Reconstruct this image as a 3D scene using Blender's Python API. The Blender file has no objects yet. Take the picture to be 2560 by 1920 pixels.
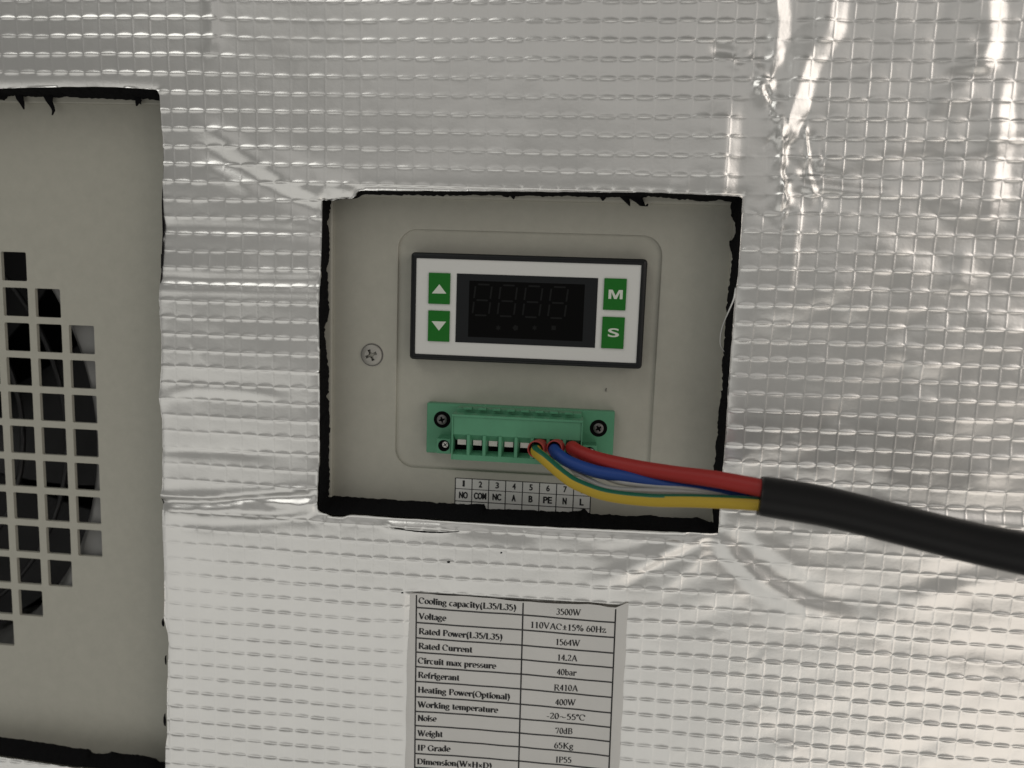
import bpy, bmesh, math, random
import numpy as np
from mathutils import Vector, Matrix

random.seed(4)
RNG = np.random.RandomState(11)
K = 0.001                                     # everything below is written in millimetres
SC = bpy.context.scene
COL = SC.collection

# ------------------------------------------------------------------ camera
PITCH, YAW, ROLL = -0.13033268, 0.0929012, -0.03392704
CAMY = -257.0                                 # painted metal plate lies at y = 0, foil at y = -13
FPX = 1660 * 2560 / 2212.0


def rot(p, w, r):
    rx = np.array([[1, 0, 0], [0, math.cos(p), -math.sin(p)], [0, math.sin(p), math.cos(p)]])
    rz = np.array([[math.cos(w), -math.sin(w), 0], [math.sin(w), math.cos(w), 0], [0, 0, 1]])
    ry = np.array([[math.cos(r), 0, math.sin(r)], [0, 1, 0], [-math.sin(r), 0, math.cos(r)]])
    return rz @ rx @ ry


CM = rot(PITCH, YAW, ROLL)
cam_d = bpy.data.cameras.new('camera')
cam = bpy.data.objects.new('camera', cam_d)
COL.objects.link(cam)
SC.camera = cam
cam_d.sensor_width = 36.0
cam_d.lens = 36.0 * 1660 / 2212
cam_d.clip_start = 0.01
cam_d.clip_end = 20
cr, cf, cu = CM[:, 0], CM[:, 1], CM[:, 2]
cam.matrix_world = Matrix(((cr[0], cu[0], -cf[0], 0), (cr[1], cu[1], -cf[1], CAMY * K),
                           (cr[2], cu[2], -cf[2], 0), (0, 0, 0, 1)))
cam_d.dof.use_dof = True
cam_d.dof.focus_distance = 0.250
cam_d.dof.aperture_fstop = 9.0

# ------------------------------------------------------------------ light
world = bpy.data.worlds.new('World')
SC.world = world
world.use_nodes = True
wb = world.node_tree.nodes['Background']
wb.inputs['Color'].default_value = (1.0, 0.985, 0.935, 1)
wb.inputs['Strength'].default_value = 0.18


def area(name, loc, aim, sx, sy, watts, color, roll=0.0):
    d = bpy.data.lights.new(name, 'AREA')
    d.shape = 'RECTANGLE'
    d.size, d.size_y, d.energy, d.color = sx, sy, watts, color
    o = bpy.data.objects.new(name, d)
    COL.objects.link(o)
    v = Vector(aim) - Vector(loc)
    o.location = loc
    o.rotation_euler = (v.to_track_quat('-Z', 'Y').to_matrix().to_4x4() @ Matrix.Rotation(roll, 4, 'Z')).to_euler()
    return o


area('floor_bounce_low', (-0.45, -1.2, -0.82), (0, 0, -0.05), 2.6, 1.15, 3.95, (1.0, 0.985, 0.94), math.radians(-20))  # area lamp standing in for light bouncing off the floor
area('front_fill', (0.35, -1.6, 0.55), (0, 0, 0.0), 2.5, 0.8, 1.5, (1.0, 0.97, 0.94))  # unseen fill lamp, added to lift the upper foil and right-hand dashes
area('room_lamp_warm', (0.95, -1.1, -0.92), (0, 0, -0.05), 0.8, 0.9, 2.2, (1.0, 0.91, 0.82))
area('ceiling_lamp', (-0.75, -0.6, 0.95), (0, 0, 0), 1.1, 0.6, 3.0, (1.0, 0.99, 0.95))
area('side_lamp', (1.15, -0.8, 0.45), (0, 0, 0), 0.85, 0.9, 3.7, (1.0, 0.91, 0.84))

SC.view_settings.view_transform = 'Standard'
SC.view_settings.look = 'None'
SC.view_settings.exposure = 0.0
SC.view_settings.gamma = 1.0


# ------------------------------------------------------------------ layout helpers
def P(p, y):
    """point of the photograph (2560 x 1920 pixels) on the plane at depth y, in mm"""
    d = CM @ np.array([(p[0] - 1280) / FPX, 1.0, -(p[1] - 960) / FPX])
    t = (y - CAMY) / d[1]
    return np.array([d[0] * t, y, d[2] * t])


class Z:
    """measurements taken in an enlarged view: origin and scale of that view"""
    def __init__(s, ox, oy, k): s.o, s.k = (ox, oy), k
    def px(s, x, y): return (s.o[0] + x / s.k, s.o[1] + y / s.k)
    def at(s, x, y, d): return P(s.px(x, y), d)
    def rect(s, pts, d):
        q = np.array([s.at(x, y, d) for x, y in pts])
        if len(q) == 2:
            return min(q[:, 0]), max(q[:, 0]), min(q[:, 2]), max(q[:, 2])
        tl, tr, br, bl = q
        return (tl[0] + bl[0]) / 2, (tr[0] + br[0]) / 2, (bl[2] + br[2]) / 2, (tl[2] + tr[2]) / 2


DSP = Z(0, 0, 2212 / 2560)
Z1 = Z(0, 0, 2.37)
Z2 = Z(760, 440, 1.843)
Z3 = Z(1700, 0, 2.37)
Z4 = Z(1700, 600, 2.37)
Z5 = Z(0, 600, 2.764)
Z6 = Z(0, 1200, 2.304)
Z7 = Z(900, 1400, 2.458)
ZC = Z(1000, 600, 3.253)
ZT = Z(1040, 980, 3.95)
ZS = Z(880, 820, 10.37)


# ------------------------------------------------------------------ materials
def mat(name, color, rough=0.5, metal=0.0, spec=0.5, bump=None, vary=None, coat=0.0):
    m = bpy.data.materials.new(name)
    m.use_nodes = True
    nt = m.node_tree
    b = nt.nodes['Principled BSDF']
    b.inputs['Base Color'].default_value = (*color, 1)
    b.inputs['Roughness'].default_value = rough
    b.inputs['Metallic'].default_value = metal
    b.inputs['Specular IOR Level'].default_value = spec
    b.inputs['Coat Weight'].default_value = coat
    tc = nt.nodes.new('ShaderNodeTexCoord')
    if vary:
        sc, amt = vary
        n = nt.nodes.new('ShaderNodeTexNoise')
        n.inputs['Scale'].default_value = sc
        n.inputs['Detail'].default_value = 9
        n.inputs['Roughness'].default_value = 0.72
        nt.links.new(tc.outputs['Object'], n.inputs['Vector'])
        r = nt.nodes.new('ShaderNodeMapRange')
        r.inputs['From Min'].default_value, r.inputs['From Max'].default_value = 0.3, 0.7
        r.inputs['To Min'].default_value, r.inputs['To Max'].default_value = 1 - amt, 1 + amt
        nt.links.new(n.outputs['Fac'], r.inputs['Value'])
        h = nt.nodes.new('ShaderNodeVectorMath')
        h.operation = 'SCALE'
        h.inputs[0].default_value = color
        nt.links.new(r.outputs['Result'], h.inputs['Scale'])
        nt.links.new(h.outputs['Vector'], b.inputs['Base Color'])
    if bump:
        prev = None
        for sc, st, dist in bump:
            n = nt.nodes.new('ShaderNodeTexNoise')
            n.inputs['Scale'].default_value = sc
            n.inputs['Detail'].default_value = 3
            nt.links.new(tc.outputs['Object'], n.inputs['Vector'])
            bp = nt.nodes.new('ShaderNodeBump')
            bp.inputs['Strength'].default_value = st
            bp.inputs['Distance'].default_value = dist
            nt.links.new(n.outputs['Fac'], bp.inputs['Height'])
            if prev:
                nt.links.new(prev.outputs['Normal'], bp.inputs['Normal'])
            prev = bp
        nt.links.new(prev.outputs['Normal'], b.inputs['Normal'])
    return m


M_FOIL = mat('aluminium_foil', (0.83, 0.82, 0.795), 0.31, 1.0, bump=[(260, 0.15, 0.0004), (1400, 0.2, 0.00008)], vary=(60, 0.03))
M_PAINT = mat('grey_paint', (0.41, 0.403, 0.345), 0.42, bump=[(1500, 0.12, 0.0001), (120, 0.06, 0.0004)], vary=(200, 0.055))
M_FOAM = mat('black_foam', (0.008, 0.008, 0.009), 0.95, spec=0.08, bump=[(1800, 0.6, 0.0004)])
M_BLACK = mat('black_plastic', (0.009, 0.010, 0.011), 0.38, spec=0.3, bump=[(2500, 0.1, 0.00005)])
M_FACE = mat('white_plastic', (0.66, 0.665, 0.64), 0.5, bump=[(2500, 0.06, 0.00005)])
M_WINDOW = mat('smoked_window', (0.013, 0.0145, 0.016), 0.4, spec=0.2)
M_SCREEN = mat('dark_screen', (0.0022, 0.0022, 0.0022), 0.4, spec=0.08)
M_SEG = mat('unlit_segment', (0.011, 0.0115, 0.0115), 0.5, spec=0.1)
M_BUTTON = mat('green_button', (0.007, 0.145, 0.011), 0.45, spec=0.3, vary=(600, 0.05))
M_PRINT = mat('white_print', (0.62, 0.66, 0.58), 0.5)
M_GREEN = mat('green_plastic', (0.085, 0.285, 0.160), 0.42, bump=[(1500, 0.1, 0.00006)], vary=(150, 0.06))
M_CAVITY_SHADE = mat('cavity_shade', (0.004, 0.004, 0.004), 0.8, spec=0.05)  # black carries the shade of holes and recesses
M_CLAMP = mat('tinned_metal', (0.80, 0.74, 0.70), 0.5, 0.35)
M_STEEL = mat('steel', (0.60, 0.59, 0.55), 0.38, 0.85, bump=[(900, 0.2, 0.0001)])
M_SCREW = mat('dull_screw', (0.40, 0.39, 0.355), 0.5, 0.45, bump=[(900, 0.2, 0.0001)])
M_DSTEEL_SHADE = mat('dark_steel_and_shade', (0.16, 0.155, 0.15), 0.42, 0.6, bump=[(1500, 0.4, 0.0002)])  # dark screw metal, also the shade in the panel screw's groove and cross
M_PAPER = mat('white_paper', (0.66, 0.655, 0.63), 0.6, bump=[(900, 0.1, 0.0001)], vary=(60, 0.03))
M_PAPER2 = mat('label_film', (0.62, 0.62, 0.595), 0.5)
M_INK = mat('black_ink', (0.008, 0.008, 0.009), 0.6)
M_INKG = mat('grey_ink', (0.035, 0.035, 0.036), 0.6)
M_RED = mat('red_insulation', (0.35, 0.024, 0.021), 0.52, spec=0.35, bump=[(700, 0.1, 0.0002)])
M_BLUE = mat('blue_insulation', (0.011, 0.052, 0.25), 0.52, spec=0.35, bump=[(700, 0.1, 0.0002)])
M_YELLOW = mat('yellow_insulation', (0.47, 0.325, 0.028), 0.52, spec=0.35, bump=[(700, 0.1, 0.0002)])
M_WGREEN = mat('green_insulation', (0.004, 0.12, 0.065), 0.42)
M_SLEEVE = mat('red_sleeve', (0.36, 0.045, 0.04), 0.45)
M_TAPE = mat('grey_filler', (0.36, 0.36, 0.35), 0.35, bump=[(500, 0.4, 0.0005)])
M_CABLE = mat('black_rubber', (0.0075, 0.0075, 0.0078), 0.42, spec=0.25, bump=[(300, 0.2, 0.0004), (2000, 0.15, 0.0001)])
M_THREAD = mat('clear_strand', (0.75, 0.75, 0.73), 0.2, coat=0.5)
M_SHROUD = mat('shroud_metal', (0.21, 0.21, 0.205), 0.4, vary=(60, 0.1))
M_FAN = mat('fan_plastic', (0.010, 0.010, 0.011), 0.4)
M_INSIDE_SHADE = mat('interior_shade', (0.006, 0.006, 0.006), 0.9)  # black carries the shade inside the unit


# ------------------------------------------------------------------ mesh helpers
def mesh_obj(name, verts, faces, material, parent=None, smooth=False, mats=None, mi=None):
    me = bpy.data.meshes.new(name)
    me.from_pydata([tuple(np.array(v) * K) for v in verts], [], faces)
    for m in (mats or [material]):
        me.materials.append(m)
    if mi is not None:
        me.polygons.foreach_set('material_index', mi)
    if smooth:
        me.polygons.foreach_set('use_smooth', [True] * len(me.polygons))
    me.update()
    o = bpy.data.objects.new(name, me)
    COL.objects.link(o)
    o.parent = parent
    return o


def bm_obj(name, bm, material, parent=None, smooth=False):
    bmesh.ops.recalc_face_normals(bm, faces=bm.faces)
    me = bpy.data.meshes.new(name)
    bm.to_mesh(me)
    bm.free()
    me.materials.append(material)
    if smooth:
        me.polygons.foreach_set('use_smooth', [True] * len(me.polygons))
    o = bpy.data.objects.new(name, me)
    COL.objects.link(o)
    o.parent = parent
    return o


def copy_of(o, parent, loc=(0, 0, 0)):
    c = o.copy()
    COL.objects.link(c)
    c.parent = parent
    c.location = Vector(o.location) + Vector(loc) * K
    return c


def box(bm, x0, x1, y0, y1, z0, z1, taper=None):
    v = [bm.verts.new((x * K, y * K, z * K)) for x, y, z in
         ((x0, y0, z0), (x1, y0, z0), (x1, y1, z0), (x0, y1, z0), (x0, y0, z1), (x1, y0, z1), (x1, y1, z1), (x0, y1, z1))]
    for f in ((0, 1, 2, 3), (4, 5, 6, 7), (0, 1, 5, 4), (1, 2, 6, 5), (2, 3, 7, 6), (3, 0, 4, 7)):
        bm.faces.new([v[i] for i in f])
    return v


def bevel(bm, w, seg=2):
    bmesh.ops.recalc_face_normals(bm, faces=bm.faces)
    bmesh.ops.bevel(bm, geom=list(bm.edges), offset=w * K, segments=seg, profile=0.6, affect='EDGES', clamp_overlap=True)


def bbox(name, r, y0, y1, m, parent, w=0.3, seg=2):
    bm = bmesh.new()
    box(bm, r[0], r[1], y0, y1, r[2], r[3])
    if w:
        bevel(bm, w, seg)
    return bm_obj(name, bm, m, parent)


def rrect(x0, x1, z0, z1, r, n=6):
    """rounded rectangle outline, counter-clockwise seen from the camera"""
    pts = []
    for cx, cz, a0 in ((x1 - r, z1 - r, 0), (x0 + r, z1 - r, 90), (x0 + r, z0 + r, 180), (x1 - r, z0 + r, 270)):
        for i in range(n + 1):
            a = math.radians(a0 + 90.0 * i / n)
            pts.append((cx + r * math.cos(a), cz + r * math.sin(a)))
    return pts


def loft(name, loops, m, parent=None, cap_last=False, cap_first=False, smooth=False):
    """loops: lists of (x, y, z) of equal length, closed"""
    n = len(loops[0])
    vs = [p for l in loops for p in l]
    fs = []
    for a in range(len(loops) - 1):
        for i in range(n):
            j = (i + 1) % n
            fs.append((a * n + i, a * n + j, (a + 1) * n + j, (a + 1) * n + i))
    if cap_last:
        fs.append(tuple(range((len(loops) - 1) * n, len(loops) * n)))
    if cap_first:
        fs.append(tuple(reversed(range(n))))
    return mesh_obj(name, vs, fs, m, parent, smooth)


def lift(loop, y): return [(x, y, z) for x, z in loop]


def empty(name, loc, label, cat, group=None, kind=None):
    o = bpy.data.objects.new(name, None)
    COL.objects.link(o)
    o.location = (0, 0, 0)
    o.empty_display_size = 0.005
    o['label'], o['category'] = label, cat
    if group: o['group'] = group
    if kind: o['kind'] = kind
    return o


def tag(o, label, cat, group=None):
    o['label'], o['category'] = label, cat
    if group: o['group'] = group
    return o


def smooth_path(pts, n=10):
    pts = [np.array(p, float) for p in pts]
    q = [2 * pts[0] - pts[1]] + pts + [2 * pts[-1] - pts[-2]]
    out = []
    for i in range(1, len(q) - 2):
        p0, p1, p2, p3 = q[i - 1:i + 3]
        for k in range(n):
            t = k / n
            out.append(0.5 * (2 * p1 + (p2 - p0) * t + (2 * p0 - 5 * p1 + 4 * p2 - p3) * t * t + (3 * p1 - p0 - 3 * p2 + p3) * t ** 3))
    out.append(pts[-1])
    return out


def tube(name, pts, rad, m, parent=None, n=20, mats=None, pick=None, cap=True, flat=None, sub=10):
    path = smooth_path(pts, sub)
    N = len(path)
    rad = rad if callable(rad) else (lambda t, r=rad: r)
    up = np.array([0.0, 0.0, 1.0])
    vs, fs, mi = [], [], []
    for i, p in enumerate(path):
        t = path[min(i + 1, N - 1)] - path[max(i - 1, 0)]
        t = t / np.linalg.norm(t)
        side = np.cross(t, up)
        if np.linalg.norm(side) < 1e-3: side = np.array([1.0, 0, 0])
        side /= np.linalg.norm(side)
        u = np.cross(side, t)
        r = rad(i / (N - 1))
        for k in range(n):
            a = 2 * math.pi * k / n
            vs.append(p + r * (math.cos(a) * u * (flat or 1.0) + math.sin(a) * side))
    for i in range(N - 1):
        for k in range(n):
            k2 = (k + 1) % n
            fs.append((i * n + k, i * n + k2, (i + 1) * n + k2, (i + 1) * n + k))
            mi.append(pick(k / n, i / (N - 1)) if pick else 0)
    if cap:
        fs.append(tuple(range(n))); mi.append(0)
        fs.append(tuple(range((N - 1) * n, N * n))); mi.append(0)
    return mesh_obj(name, vs, fs, m, parent, True, mats, mi)


def text_mesh(name, body, x0, x1, z0, z1, y, m, parent, bold=0.0, smear=0.0):
    """flat printed lettering in the built-in face, fitted to a rectangle"""
    c = bpy.data.curves.new(name, 'FONT')
    c.body = body
    c.offset = bold
    o = bpy.data.objects.new(name, c)
    COL.objects.link(o)
    bpy.context.view_layer.update()
    me = bpy.data.meshes.new_from_object(o.evaluated_get(bpy.context.evaluated_depsgraph_get()))
    bpy.data.objects.remove(o)
    bpy.data.curves.remove(c)
    co = np.empty(len(me.vertices) * 3)
    me.vertices.foreach_get('co', co)
    co = co.reshape(-1, 3)
    lo, hi = co.min(0), co.max(0)
    X = x0 + (co[:, 0] - lo[0]) / (hi[0] - lo[0]) * (x1 - x0)
    Zc = z0 + (co[:, 1] - lo[1]) / (hi[1] - lo[1]) * (z1 - z0)
    me.vertices.foreach_set('co', (np.stack([X, np.full_like(X, y), Zc], 1) * K).ravel())
    if smear:                                  # heavier print: a second impression a hair to the side
        v0 = [tuple(v.co) for v in me.vertices]
        f0 = [tuple(p.vertices) for p in me.polygons]
        n0 = len(v0)
        bpy.data.meshes.remove(me)
        me = bpy.data.meshes.new(name)
        vv_, ff_ = [], []
        for k_, (dx_, dz_) in enumerate(((-1, 0), (1, 0), (0, 1), (0, -1))):
            vv_ += [(x + dx_ * smear * K, yq - 0.004 * k_ * K, zq + dz_ * smear * .6 * K) for x, yq, zq in v0]
            ff_ += [tuple(i + k_ * n0 for i in f) for f in f0]
        me.from_pydata(vv_, [], ff_)
    me.materials.clear()
    me.materials.append(m)
    me.name = name
    me.update()
    r = bpy.data.objects.new(name, me)
    COL.objects.link(r)
    r.parent = parent
    return r


# ------------------------------------------------------------------ outlines of the two cut openings
def resample(pts, n, jit=0.0):
    pts = np.array(pts, float)
    seg = np.r_[0, np.cumsum(np.linalg.norm(np.diff(pts, axis=0), axis=1))]
    s = np.linspace(0, seg[-1], n)
    out = np.stack([np.interp(s, seg, pts[:, k]) for k in range(pts.shape[1])], 1)
    if jit:
        j = RNG.randn(n, pts.shape[1]) * jit
        j[0] = j[-1] = 0
        out += j
    return out


FY = -13.0                                     # mean depth of the foil


def xz(zm, pts, y): return [tuple(zm.at(a, b, y)[[0, 2]]) for a, b in pts]


# opening round the controls: top, right, bottom, left sides; foil edge and torn foam edge
C_TOP = xz(Z2, [(82, 108), (100, 112), (130, 112), (150, 105), (232, 103), (236, 80), (250, 66), (600, 68), (900, 70), (1300, 73), (1600, 76), (2020, 96)], FY)
C_RGT = xz(Z2, [(2020, 96), (2012, 250), (1998, 450), (1985, 560), (1972, 760), (1955, 1000), (1944, 1200), (1925, 1420), (1910, 1650)], FY)
C_BOT = xz(Z2, [(1910, 1650), (1420, 1630), (900, 1602), (400, 1571), (215, 1556), (200, 1566), (130, 1566), (112, 1558), (82, 1550), (65, 1538)], FY)
C_LFT = xz(Z2, [(65, 1538), (70, 1380), (75, 1200), (73, 1000), (72, 780), (66, 650), (72, 500), (78, 300), (82, 108)], FY)
I_TOP = xz(Z2, [(128, 112), (240, 84), (400, 90), (570, 90), (575, 97), (583, 91), (900, 92), (950, 98), (962, 105), (970, 95), (1060, 92), (1100, 99), (1180, 94), (1365, 100), (1378, 110), (1388, 101), (1450, 100), (1540, 112), (1570, 96), (1620, 97), (1680, 106), (1780, 112), (1830, 121), (1892, 121), (1896, 108), (1935, 118), (1962, 122)], -0.6)
I_RGT = xz(Z2, [(1962, 122), (1968, 170), (1983, 215), (1986, 262), (1976, 290), (1958, 298), (1966, 340), (1972, 372), (1966, 420), (1955, 520), (1948, 600), (1940, 700), (1936, 760), (1930, 830), (1926, 900), (1926, 960), (1920, 1010), (1908, 1100), (1906, 1190), (1896, 1230), (1898, 1290), (1888, 1340), (1890, 1420), (1882, 1500), (1884, 1590)], -0.6)
I_BOT = xz(Z2, [(1884, 1590), (1868, 1596), (1820, 1574), (1760, 1577), (1640, 1571), (1590, 1562), (1540, 1569), (1418, 1563), (1410, 1552), (1402, 1562), (1320, 1558), (1298, 1540), (1288, 1530), (1278, 1543), (1180, 1548), (1000, 1538), (900, 1536), (838, 1534), (832, 1512), (700, 1512), (560, 1500), (430, 1496), (400, 1488), (330, 1486), (180, 1478), (116, 1472)], -0.6)
I_LFT = xz(Z2, [(116, 1472), (122, 1400), (120, 1250), (122, 1100), (118, 1022), (104, 1012), (116, 990), (118, 880), (106, 800), (98, 740), (98, 690), (112, 660), (121, 620), (116, 540), (108, 420), (116, 398), (122, 300), (119, 250), (106, 215), (120, 190), (128, 112)], -0.6)
# opening in front of the fan grille: runs out of the picture on the left
FAR = -262.0
V_TOP = [(FAR, 49.5)] + xz(Z1, [(0, 521), (300, 515), (600, 514), (690, 516), (698, 506), (706, 517), (800, 522), (930, 531)], FY)
V_RGT = xz(Z1, [(930, 531), (941, 540), (946, 620), (951, 700), (960, 850), (962, 1000), (955, 1100), (950, 1200), (956, 1380), (946, 1600)], FY) + \
    xz(Z5, [(1104, 80), (1110, 160), (1098, 300), (1090, 400), (1098, 560), (1112, 700), (1110, 900), (1098, 1010), (1092, 1080), (1104, 1180), (1114, 1250), (1117, 1500)], FY) + \
    xz(Z6, [(934, 20), (924, 110), (936, 140), (933, 260), (944, 500), (944, 800), (966, 890), (968, 960), (960, 1180), (962, 1450), (952, 1560), (950, 1690)], FY)
V_BOT = xz(Z6, [(950, 1690), (700, 1680), (390, 1652), (160, 1618), (0, 1594)], FY) + [(FAR, -184.0)]
J_TOP = [(FAR, 48.0)] + xz(Z1, [(0, 595), (30, 600), (45, 585), (52, 570), (95, 570), (150, 578), (168, 572), (215, 582), (260, 576), (330, 584), (400, 578), (520, 585), (620, 590), (700, 592), (800, 598), (850, 592), (880, 588), (905, 596), (925, 596), (942, 598)], -0.6)
J_RGT = [(V_RGT[0][0] + 0.4, J_TOP[-1][1])] + [(x + 0.6, z) for x, z in V_RGT[2:-2]]
J_BOT = xz(Z6, [(952, 1626), (915, 1624), (895, 1604), (800, 1584), (700, 1578), (640, 1566), (620, 1577), (560, 1580), (530, 1574), (515, 1552), (430, 1545), (300, 1522), (150, 1500), (0, 1482)], -0.6) + [(FAR, -168.0)]
# a small slit in the foil under the controls
ZB = Z(780, 1150, 3.072)
SLIT = xz(ZB, [(640, 515), (700, 520), (800, 532), (900, 541), (1000, 545), (1080, 543), (1135, 541), (1090, 549), (1000, 553), (900, 552), (800, 546), (720, 534)], FY)


def fray(side, n, amp=0.12):
    """fine hand-cut unevenness along one side"""
    return [tuple(p) for p in resample(side, n, amp)]


C_OUT = fray(C_TOP, 70, .05)[:-1] + fray(C_RGT, 60, .05)[:-1] + fray(C_BOT, 70, .05)[:-1] + fray(C_LFT, 60, .05)[:-1]
V_OUT = fray(V_TOP, 50, .05)[:-1] + fray(V_RGT, 120, .05)[:-1] + fray(V_BOT, 40, .05)


# ------------------------------------------------------------------ the insulation: foil facing on black foam
sheet = empty('insulation_sheet', (0, 0, 0), 'silver foil faced insulation sheet with embossed square grid and two openings cut by hand', 'insulation sheet')


def inside(px, pz, poly):
    r = np.zeros(px.shape, bool)
    n = len(poly)
    for i in range(n):
        x1, z1 = poly[i]
        x2, z2 = poly[(i + 1) % n]
        if z1 == z2: continue
        c = ((z1 > pz) != (z2 > pz)) & (px < (x2 - x1) * (pz - z1) / (z2 - z1) + x1)
        r ^= c
    return r


def nearest(px, pz, poly, closed=True):
    best = np.full(px.shape, 1e18)
    bx, bz, bs = px.copy(), pz.copy(), np.zeros(px.shape)
    n = len(poly)
    tot = sum(math.dist(poly[i], poly[i + 1]) for i in range(n - 1)) or 1
    acc = 0.0
    for i in range(n if closed else n - 1):
        x1, z1 = poly[i]
        x2, z2 = poly[(i + 1) % n]
        dx, dz = x2 - x1, z2 - z1
        l2 = dx * dx + dz * dz
        if l2 == 0: continue
        t = np.clip(((px - x1) * dx + (pz - z1) * dz) / l2, 0, 1)
        qx, qz = x1 + t * dx, z1 + t * dz
        d = (px - qx) ** 2 + (pz - qz) ** 2
        k = d < best
        best[k] = d[k]; bx[k] = qx[k]; bz[k] = qz[k]
        bs[k] = (acc + t[k] * math.sqrt(l2)) / tot
        acc += math.sqrt(l2)
    return np.sqrt(best), bx, bz, bs


def vnoise(px, pz, sx, sz, seed):
    r = np.random.RandomState(seed)
    g = r.randn(64, 64)
    u, v = px / sx + 20.3, pz / sz + 20.7
    i, j = np.floor(u).astype(int), np.floor(v).astype(int)
    a, b = u - i, v - j
    a, b = a * a * (3 - 2 * a), b * b * (3 - 2 * b)
    i, j = i % 64, j % 64
    i2, j2 = (i + 1) % 64, (j + 1) % 64
    return (g[i, j] * (1 - a) + g[i2, j] * a) * (1 - b) + (g[i, j2] * (1 - a) + g[i2, j2] * a) * b


def sstep(a, b, x):
    t = np.clip((x - a) / (b - a), 0, 1)
    return t * t * (3 - 2 * t)


CX, CZ = 5.67, 5.52                            # size of one embossed cell
GX0, GZ0 = -130.0, 57.0                        # one crossing of the scrim
OFF = np.array([0, .03, .06, .10, .15, .27, .42, .58, .73, .87, .91, .955])
ci0, ci1 = int(math.floor((-238 - GX0) / CX)), int(math.ceil((176 - GX0) / CX))
cj0, cj1 = int(math.floor((-208 - GZ0) / CZ)), int(math.ceil((106 - GZ0) / CZ))
gu = np.concatenate([c + OFF for c in range(ci0, ci1)] + [[ci1]])
gv = np.concatenate([c + OFF for c in range(cj0, cj1)] + [[cj1]])
U, V = np.meshgrid(gu, gv, indexing='ij')
nu, nv = U.shape
# the scrim threads wander a little
fx = GX0 + U * CX
fz = GZ0 + V * CZ
fx = fx + 0.35 * vnoise(fx, fz, 60, 60, 1)
fz = fz + 0.35 * vnoise(fx, fz, 60, 60, 2)

dC, _, _, _ = nearest(fx, fz, C_OUT)
inC = inside(fx, fz, C_OUT)
inV = inside(fx, fz, V_OUT)

uu, vv = U - np.round(U), V - np.round(V)      # distance to the nearest thread, in cells
ui, vi = np.floor(U + 1e-9).astype(int), np.floor(V + 1e-9).astype(int)
ur, vr = U - ui, V - vi
Rn = np.random.RandomState(5)
hid = Rn.rand(200, 200)                        # each thread piece has its own strength
a_h = 0.82 + 0.32 * hid[(ui + 60) % 200, (np.round(V).astype(int) + 80) % 200]
a_v = 0.6 + 0.6 * Rn.rand(200, 200)[(np.round(U).astype(int) + 60) % 200, (vi + 80) % 200]
lens = np.clip(np.sin(np.pi * ur), 0, 1) ** 0.45
lensv = np.clip(np.sin(np.pi * vr), 0, 1) ** 0.3
xr = sstep(20, 75, fx)                         # the right-hand part is more deeply embossed
dv = vv * CZ + 0.30 * (Rn.rand(200, 200)[(ui + 60) % 200, (np.round(V).astype(int) + 80) % 200] - .5)
up_w, dn_w = 0.12 + 1.0 * lens, 0.10 + 0.34 * lens         # each thread piece: a broad upper flank and a short lower one
prof_ = np.where(dv > -0.3, np.clip(1 - (dv + 0.3) / up_w, 0, 1), np.clip(1 + (dv + 0.3) / dn_w, 0, 1))
prof_ = prof_ * prof_ * (3 - 2 * prof_) * 0.5 + prof_ * 0.5
h = 0.25 * a_h * lens * prof_
h += (0.042 + 0.058 * xr * sstep(-120, -60, fz)) * a_v * lensv * np.exp(-(uu * CX / 0.24) ** 2)
h += (0.012 + 0.04 * xr * sstep(-70, -30, fz)) * np.sin(np.pi * ur) * np.sin(np.pi * vr)
h *= np.clip(0.88 + 0.26 * vnoise(fx, fz, 42, 34, 41) - 0.12 * np.exp(-((fx + 40) / 50) ** 2 - ((fz - 62) / 30) ** 2), 0.35, 1.3)
# loose facets from cell to cell
node = Rn.randn(200, 200)
def bil(tab, iu, jv):
    return (tab[iu % 200, jv % 200] * (1 - ur) + tab[(iu + 1) % 200, jv % 200] * ur) * (1 - vr) + \
           (tab[iu % 200, (jv + 1) % 200] * (1 - ur) + tab[(iu + 1) % 200, (jv + 1) % 200] * ur) * vr
h += (0.02 + 0.065 * xr * (0.6 + 0.4 * sstep(-75, -20, fz))) * bil(node, ui + 60, vi + 80)
rowr = Rn.randn(200)
rowh = rowr[(vi + 80) % 200] * (1 - vr) + rowr[(vi + 81) % 200] * vr
lm = (1 - sstep(-60, -20, fx)) * sstep(-95, -60, fz) * (1 - sstep(30, 60, fz))
h += 0.13 * lm * rowh
# pulled tight or flattened places lose the embossing
for line, w in (([(1642, 215), (1640, 300), (1632, 430)], 5.5), ([(1700, -40), (1700, 60), (1690, 160)], 3.5), ([(1725, 230), (1715, 330), (1700, 400)], 4.0),
                ([(1585, 560), (1580, 700), (1572, 860)], 2.2), ([(345, 1088), (520, 1088), (695, 1080)], 2.5), ([(700, 425), (765, 425)], 2.0),
                ([(1570, 1085), (1750, 1098), (2000, 1125)], 1.5)):
    d, _, _, _ = nearest(fx, fz, [tuple(DSP.at(a, b, FY)[[0, 2]]) for a, b in line], False)
    h *= 1 - 0.88 * np.exp(-(d / w) ** 4)
# broad sag and waves of the sheet
ca, sa = math.cos(0.45), math.sin(0.45)        # soft slanting ripples
h += (0.035 + 0.11 * xr) * vnoise(fx * ca + fz * sa, fz * ca - fx * sa, 26, 6.5, 21)
h += (0.03 + 0.05 * xr) * vnoise(fx * ca - fz * sa, fz * ca + fx * sa, 20, 5, 22)


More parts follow.
